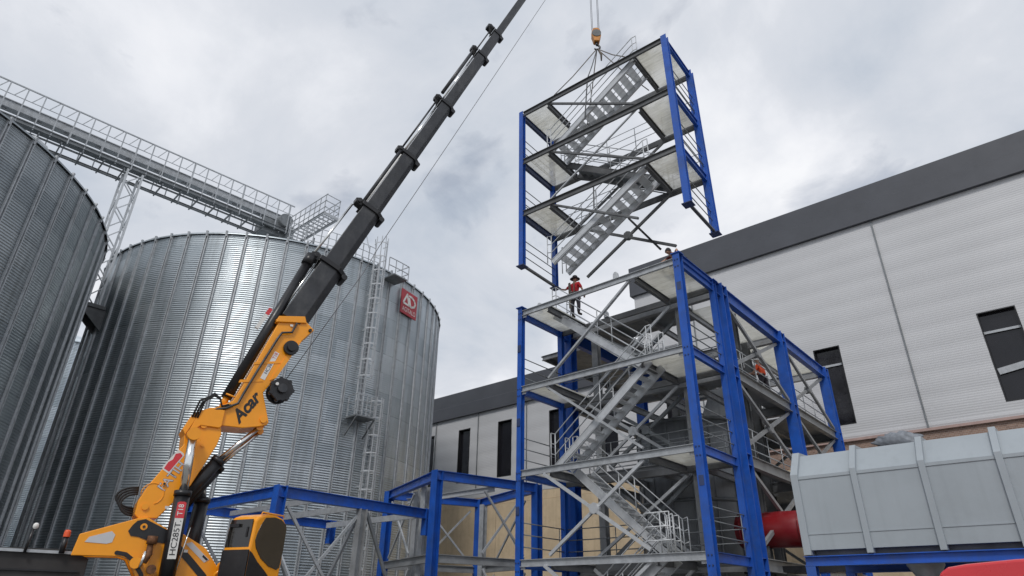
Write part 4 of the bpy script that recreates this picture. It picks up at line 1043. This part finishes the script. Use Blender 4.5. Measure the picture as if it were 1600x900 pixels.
# vertical thin pipe beside the ram
MB().tube([K(.42, 2.2, .68), K(.47, 2.7, .66), K(.5, 2.95, .6)], .012, 6).build('grease_line', 'chrome', cr)
# operator cab
ca = R(30); cw = Vector((math.cos(ca), math.sin(ca), 0))
CC = Vector((-12.62, 6.98, 0)); U = Vector((math.sin(R(74)), math.cos(R(74)), 0)); V = Vector((math.sin(R(164)), math.cos(R(164)), 0))   # U: door side normal, V: front normal
cb_ = thing('crane_cab', 'x', 'cab', (0,0,0)); bpy.data.objects.remove(cb_)
CC = Vector((-12.70, 6.86, 0))
dp = [(-.40,1.9),(-.3,1.8),(.46,1.8),(.46,2.5),(.42,3.10),(.34,3.18),(.20,3.235),(.05,3.26),(-.12,3.25),(-.30,3.20),(-.44,3.08),(-.44,2.4)]
cab = MB().prism(dp, V, (0,0,1), U, CC, -.34, .34).build('operator_cab', 'yellow', cr, bevel=.04)
MB().prism([(.19,3.17),(.27,3.04),(.34,2.86),(.36,2.74),(.31,2.61),(.15,2.44),(-.09,2.31),(-.31,2.26),(-.38,2.3),(-.415,2.6),(-.415,3.03),(-.38,3.10),(-.24,3.18),(-.05,3.205)], V, (0,0,1), U, CC, .34, .352).build('door_glass', 'cab_glass', cab, bevel=.01)
MB().prism([(-.315, 2.62), (.30, 2.62), (.29, 3.12), (-.27, 3.12)], U, (0,0,1), V, CC, .435, .455).build('front_glass', 'cab_glass', cab)
MB().prism([(-.34, 1.8), (.335, 1.8), (.335, 2.575), (-.34, 2.575)], U, (0,0,1), V, CC, .44, .475).build('front_panel', 'black', cab, bevel=.01)
MB().prism([(.455,1.81),(.455,2.55),(.38,2.51),(.22,2.37),(.02,2.24),(-.10,2.15),(-.14,1.81)], V, (0,0,1), U, CC, .35, .362).build('lower_panel', 'black', cab)
MB().prism([(-.02, 2.80), (.02, 2.80), (.02, 2.98), (-.02, 2.98)], U, (0,0,1), V, CC+U*.2, .456, .47).build('wiper', 'black', cab)
MB().prism([(-.12, 2.98), (.12, 2.98), (.12, 3.04), (-.12, 3.04)], U, (0,0,1), V, CC-U*.12, .456, .5).build('work_lamp', 'black', cab)
mb = MB().tube([CC+V*.3+U*.33+Vector((0,0,3.22)), CC+V*.28+U*.33+Vector((0,0,3.26)), CC-V*.3+U*.33+Vector((0,0,3.26)), CC-V*.3+U*.33+Vector((0,0,3.22))], .014, 8)
mb.build('grab_rail', 'yellow', cab)
MB().beam(CC-V*.1-U*.2+Vector((0,0,1.3)), CC-V*.1-U*.2+Vector((0,0,1.8)), .3, .3).build('cab_mount', 'black', cab)
# carrier truck under the crane
def T_(s, z, h): return K(s, z, h)
mb = MB().prism([(-8.0, .75), (2.4, .75), (2.4, 1.02), (-8.0, 1.02)], SD, (0,0,1), SN, BX, -.45, .45); mb.build('chassis', 'black', cr)
# flat body behind the crane column
bd = MB().prism([(-8.0, 1.05), (-1.25, 1.05), (-1.0, 2.0), (-1.0, 2.36), (-1.34, 2.50), (-8.0, 2.42)], SD, (0,0,1), SN, BX, -1.2, -.1)
bd.build('side_body', mat('weathered_dark_boards', (.028, .026, .026), .6, 0, .35, 1.5, .5, (.06, .05, .045)), cr, bevel=.01)
mb = MB()
for z in (1.45, 1.8, 2.12): mb.prism([(-7.9, z), (-1.1, z), (-1.1, z+.03), (-7.9, z+.03)], SD, (0,0,1), SN, BX, -.095, -.06)
mb.build('body_slats', 'black', cr)
MB().beam(K(-8.0, 2.46, -.05), K(-1.0, 2.44, -.05), .04, .05).build('body_rail', 'galv', cr)
MB().prism([(-1.5, 1.0), (2.6, 1.0), (2.6, 1.2), (-1.5, 1.2)], SD, (0,0,1), SN, BX, -1.1, 1.1).build('deck_plate', 'black', cr)
for s_ in (-7.0, -5.8, -1.6, 1.6):
    for h in (-.95, .95):
        wv = MB().disc(K(s_, .52, h), SN, .52, .3, 32).build('wheel', 'rubber', cr)
        MB().disc(K(s_, .52, h), SN, .28, .32, 24).build('rim', 'galv', wv)
# beacon and lamp on posts
bc = MB().tube([K(-1.45, 2.42, 0), K(-1.45, 2.70, 0)], .045, 12).build('beacon_post', 'black', cr)
MB().lathe(K(-1.45, 2.70, 0), [(.055, 0), (.055, .09), (.04, .12), (.005, .125)], n=20).build('beacon_lens', 'amber', bc)
lp_ = MB().tube([K(-2.0, 2.4, 0), K(-1.98, 2.8, 0)], .025, 8).build('lamp_post', 'black', cr)
MB().lathe(K(-1.96, 2.80, 0), [(.02, 0), (.045, .03), (.045, .08), (.02, .105), (.005, .105)], n=20).build('work_lamp', 'white', lp_)

# hoist rope, hook block, slings
HK = Vector((-10.62, 17.32, 24.1))
mb = MB()
rp_ = [K(1.8, 6.2, .3), K(3.3, 9.5, .28), K(3.66, 10.47, .25), K(5.5, 14.85, .22), K(9.42, 24.27, .2), K(tp_.x+.3, tp_.y+.1, .1)]
mb.tube(rp_, .010, 5)
tag(mb.build('hoist_rope', 'wire', org=BX), 'thin steel rope running up beside the boom from the winch', 'rope')
mb = MB(); tpw = K(tp_.x+.25, tp_.y-.2, 0)
for dx in (-.19, -.14, .10, .15): mb.tube([tpw+Vector((dx*1.2, 0, 0)), HK+Vector((dx*.7, dx*.7, .45))], .010, 5)
rr_ = mb.build('hook_ropes', 'wire', org=HK); tag(rr_, 'vertical wire ropes holding the orange hook block', 'rope')
hb = thing('hook_block', 'small orange hook block hanging above the lifted module', 'hook', HK)
mb = MB().prism([(-.20,.05),(-.12,-.3),(.12,-.3),(.20,.05),(.16,.42),(.05,.5),(-.12,.48),(-.2,.3)], (.75,.66,0), (0,0,1), (.66,-.75,0), HK, -.14, .14)
mb.build('cheek_plates', 'orange_block', hb, bevel=.03)
MB().disc(HK+Vector((0,0,.15)), (.66,-.75,0), .2, .34, 20).build('sheave', 'primer', hb)
pts = [HK+Vector((0,0,-.28)), HK+Vector((0,0,-.45))]+[HK+Vector((.13*math.sin(a)*.75, .13*math.sin(a)*.66, -.58+.13*math.cos(a))) for a in [R(k) for k in range(0, 260, 26)]]
MB().tube(pts, [.07, .05]+[.045]*6+[.035]*4, 10).build('hook', 'black', hb)
MW = Matrix.Translation(MO) @ ROT
hk = HK+Vector((0, 0, -.66))
lab = {0: 'sling from the hook to the front left of the module', 1: 'sling from the hook to the rear left of the module', 2: 'sling from the hook to the front right of the module', 3: 'sling from the hook to the rear right of the module', 4: 'chain hanging from the hook to the middle of the front beam'}
for i, (x, y) in enumerate(((1.35, .0), (1.9, D_), (5.2, 0), (5.0, D_-.2), (3.25, 0))):
    q = MW @ Vector((x, y, 7.5)); mid = (hk+q)/2+Vector((0,0,-.1))
    tag(MB().tube([hk, mid, q], .022, 6).build('lifting_sling', 'strap' if i < 4 else 'primer', org=hk), lab[i], 'sling', 'slings under the hook')
q = hk+Vector((.12, .1, -.7))
tag(MB().tube([hk+Vector((.02,.02,0)), hk+Vector((.13,.11,-.35)), q], [.03, .05, .03], 8).build('spare_hook', 'strap', org=hk), 'short slack sling end dangling right below the hook', 'sling')

# ================================================================== PEOPLE
def skin_body(name, joints, bones, rad, m, parent=None, sub=2, root=0, org=(0,0,0)):
    me = bpy.data.meshes.new(name); ks = list(joints); o3 = Vector(org)
    me.from_pydata([tuple(Vector(joints[k])-o3) for k in ks], [(ks.index(a), ks.index(b)) for a, b in bones], []); me.update()
    ob = bpy.data.objects.new(name, me); COL.objects.link(ob)
    sm = ob.modifiers.new('skin', 'SKIN'); sm.use_smooth_shade = True
    if not me.skin_vertices: me.skin_vertices.new()
    for i, k in enumerate(ks):
        r_ = rad[k]; me.skin_vertices[0].data[i].radius = (r_, r_) if not isinstance(r_, tuple) else r_
        me.skin_vertices[0].data[i].use_root = (i == root)
    ss = ob.modifiers.new('sub', 'SUBSURF'); ss.levels = sub; ss.render_levels = sub
    me.materials.append(M[m])
    if parent is not None: ob.parent = parent
    else: ob.location = o3
    ORG[ob] = o3
    return ob
def person(label, org, J, shirt, hat, facing):
    """J: joint positions in world metres"""
    org = Vector(org); J = {k: Vector(v) for k, v in J.items()}; f = Vector(facing).normalized()
    bones = [('pelvis','belly'),('belly','chest'),('chest','neck'),('neck','head'),('head','crown'),('pelvis','hipL'),('hipL','kneeL'),('kneeL','ankL'),('ankL','toeL'),('pelvis','hipR'),('hipR','kneeR'),('kneeR','ankR'),('ankR','toeR'),('chest','shL'),('shL','elL'),('elL','wrL'),('wrL','haL'),('chest','shR'),('shR','elR'),('elR','wrR'),('wrR','haR')]
    J['crown'] = J['head']+(J['head']-J['neck']).normalized()*.13
    rad = dict(pelvis=.13, belly=.115, chest=.14, neck=.055, head=.085, crown=.07, hipL=.085, hipR=.085, kneeL=.055, kneeR=.055, ankL=.038, ankR=.038, toeL=.035, toeR=.035, shL=.06, shR=.06, elL=.04, elR=.04, wrL=.028, wrR=.028, haL=.035, haR=.035)
    b = skin_body('person', J, bones, rad, 'skin', org=org); tag(b, label, 'person', 'construction workers')
    sj = {k: J[k] for k in ('pelvis','belly','chest','shL','shR')}
    sj['nk'] = J['chest'].lerp(J['neck'], .6); sj['sl'] = J['shL'].lerp(J['elL'], .85); sj['sr'] = J['shR'].lerp(J['elR'], .85)
    skin_body('shirt', sj, [('pelvis','belly'),('belly','chest'),('chest','nk'),('chest','shL'),('shL','sl'),('chest','shR'),('shR','sr')], dict(pelvis=.15, belly=.15, chest=.17, nk=.08, shL=.08, shR=.08, sl=.06, sr=.06), shirt, b, org=org)
    tj = {k: J[k] for k in ('pelvis','hipL','kneeL','hipR','kneeR','ankL','ankR')}
    skin_body('trousers', tj, [('pelvis','hipL'),('hipL','kneeL'),('kneeL','ankL'),('pelvis','hipR'),('hipR','kneeR'),('kneeR','ankR')], dict(pelvis=.145, hipL=.115, hipR=.115, kneeL=.078, kneeR=.078, ankL=.065, ankR=.065), 'trousers', b, org=org)
    for a, t in (('ankL','toeL'), ('ankR','toeR')):
        skin_body('boot', {'a': J[a]+Vector((0,0,.06)), 'b': J[a]-Vector((0,0,.03)), 'c': J[t]}, [('a','b'),('b','c')], dict(a=.055, b=.058, c=.048), 'boot', b, org=org)
    # hands: fingers and thumb
    for wr, ha in (('wrL','haL'), ('wrR','haR')):
        d = (J[ha]-J[wr]).normalized(); sdv = d.cross(Vector((0,0,1))).normalized(); dn = sdv.cross(d)
        mb = MB()
        for k, ln in enumerate((.07, .082, .078, .062)):
            o_ = J[ha]+d*.02+sdv*(k-1.5)*.019
            mb.tube([o_, o_+d*ln*.5-dn*.01, o_+d*ln*.8-dn*.035, o_+d*ln*.85-dn*.055], [.011, .010, .009, .007], 8)
        mb.tube([J[wr]+d*.03+sdv*.03, J[ha]+sdv*.05, J[ha]+sdv*.055+d*.035-dn*.02], [.012, .011, .008], 8)
        mb.build('fingers', 'skin', b)
    # head details
    h = J['head']+(J['head']-J['neck']).normalized()*.02; up = (J['head']-J['neck']).normalized(); rt = f.cross(up).normalized()
    mb = MB().tube([h+f*.085+up*.02, h+f*.115-up*.02], [.008, .016], 8)
    mb.build('nose', 'skin', b)
    for s_ in (-1, 1):
        MB().disc(h+rt*s_*.088, rt, .028, .02, 12).build('ear', 'skin', b)
        MB().disc(h+f*.088+rt*s_*.03+up*.03, f, .011, .01, 10).build('eye', 'black', b)
    MB().beam(h+f*.092-up*.045-rt*.022, h+f*.092-up*.045+rt*.022, .01, .008).build('mouth', 'red', b)
    return b, h, up
# 1 worker in hat on the top deck, holding the foot of the module
z = 11.98; bx, by = -13.22, 18.75
J = dict(pelvis=(bx, by, z+.92), belly=(bx, by, z+1.08), chest=(bx-.01, by+.02, z+1.33), neck=(bx-.01, by+.03, z+1.48), head=(bx, by+.03, z+1.58),
         hipL=(bx-.11, by+.02, z+.86), kneeL=(bx-.14, by+.0, z+.48), ankL=(bx-.15, by+.03, z+.09), toeL=(bx-.17, by+.2, z+.045),
         hipR=(bx+.11, by-.02, z+.86), kneeR=(bx+.15, by+.03, z+.48), ankR=(bx+.16, by-.02, z+.09), toeR=(bx+.22, by+.14, z+.045),
         shL=(bx-.2, by+.02, z+1.38), elL=(bx-.42, by-.06, z+1.24), wrL=(bx-.62, by-.25, z+1.27), haL=(bx-.68, by-.31, z+1.29),
         shR=(bx+.19, by+.0, z+1.38), elR=(bx+.30, by+.08, z+1.12), wrR=(bx+.22, by+.26, z+.98), haR=(bx+.20, by+.33, z+.96))
b1, h1, u1 = person('worker in red shirt and dark brimmed hat steadying the hanging module', (bx, by, z), J, 'shirt', 'hat', (-.3, .9, 0))
MB().lathe(h1+Vector((0,0,.06)), [(.01,.13),(.07,.125),(.10,.10),(.108,.02),(.115,.0),(.19,-.015),(.205,-.03),(.19,-.025),(.11,-.02),(.01,-.02)], n=32).build('hat', 'hat', b1)
mb = MB()
for s_ in (-1, 1):
    mb.beam((bx+.1*s_-.0, by-.185, z+1.42), (bx+.08*s_, by-.175, z+.95), .045, .012, up=(0,1,0))
mb.tube([(bx+.17*math.cos(a), by+.17*math.sin(a), z+.97) for a in [2*PI*k/16 for k in range(17)]], .02, 6)
for s_ in (-1, 1): mb.tube([(bx+.13*s_+.125*math.cos(a), by+.12*math.sin(a), z+.72) for a in [2*PI*k/16 for k in range(17)]], .018, 6)
mb.build('safety_harness', 'strap', b1)
MB().beam((bx-.12, by-.20, z+1.40), (bx-.12, by-.17, z+.3), .1, .02, up=(0,1,0)).build('tool_strap', 'strap', b1)
# 2 worker in orange on the third floor of the frame
z = 9.14; bx, by = -8.42, 24.55
J = dict(pelvis=(bx, by, z+.88), belly=(bx-.02, by+.02, z+1.03), chest=(bx-.08, by+.02, z+1.27), neck=(bx-.12, by+.02, z+1.42), head=(bx-.15, by+.0, z+1.52),
         hipL=(bx-.02, by+.1, z+.82), kneeL=(bx+.08, by+.14, z+.46), ankL=(bx+.02, by+.16, z+.09), toeL=(bx-.15, by+.16, z+.045),
         hipR=(bx, by-.1, z+.82), kneeR=(bx-.12, by-.12, z+.48), ankR=(bx-.08, by-.12, z+.09), toeR=(bx-.25, by-.12, z+.045),
         shL=(bx-.1, by+.2, z+1.31), elL=(bx-.28, by+.22, z+1.08), wrL=(bx-.5, by+.16, z+1.14), haL=(bx-.58, by+.14, z+1.17),
         shR=(bx-.08, by-.19, z+1.31), elR=(bx-.22, by-.26, z+1.05), wrR=(bx-.42, by-.22, z+1.0), haR=(bx-.5, by-.2, z+1.0))
b2, h2, u2 = person('worker in orange jacket standing on the upper floor of the blue frame', (bx, by, z), J, 'orange_cloth', 'cap', (-1, -.1, 0))
MB().lathe(h2+Vector((0,0,.04)), [(.01,.12),(.06,.115),(.10,.06),(.115,.0),(.12,-.01),(.01,-.01)], n=24).build('helmet', 'white', b2)
# 3 worker crouched at the right front corner of the tower top
z = 11.96; bx, by = -8.36, 17.86
J = dict(pelvis=(bx+.12, by+.12, z+.34), belly=(bx+.06, by+.06, z+.42), chest=(bx-.03, by-.1, z+.52), neck=(bx-.06, by-.24, z+.56), head=(bx-.08, by-.33, z+.58),
         hipL=(bx+.04, by+.2, z+.3), kneeL=(bx-.22, by-.0, z+.5), ankL=(bx-.12, by+.08, z+.09), toeL=(bx-.25, by-.06, z+.045),
         hipR=(bx+.2, by+.06, z+.3), kneeR=(bx+.1, by-.28, z+.46), ankR=(bx+.1, by-.05, z+.09), toeR=(bx+.04, by-.22, z+.045),
         shL=(bx-.18, by-.05, z+.52), elL=(bx-.30, by-.22, z+.4), wrL=(bx-.26, by-.42, z+.26), haL=(bx-.25, by-.48, z+.23),
         shR=(bx+.12, by-.16, z+.55), elR=(bx+.2, by-.3, z+.62), wrR=(bx+.28, by-.48, z+.4), haR=(bx+.3, by-.54, z+.33))
b3, h3, u3 = person('crouching worker in maroon top leaning over the right corner post', (bx, by, z), J, 'maroon_cloth', 'cap', (-.3, -.9, -.4))
MB().lathe(h3+Vector((0,0,.03)), [(.01,.12),(.06,.11),(.10,.05),(.112,-.02),(.01,-.02)], n=24).build('cap', 'hat', b3)
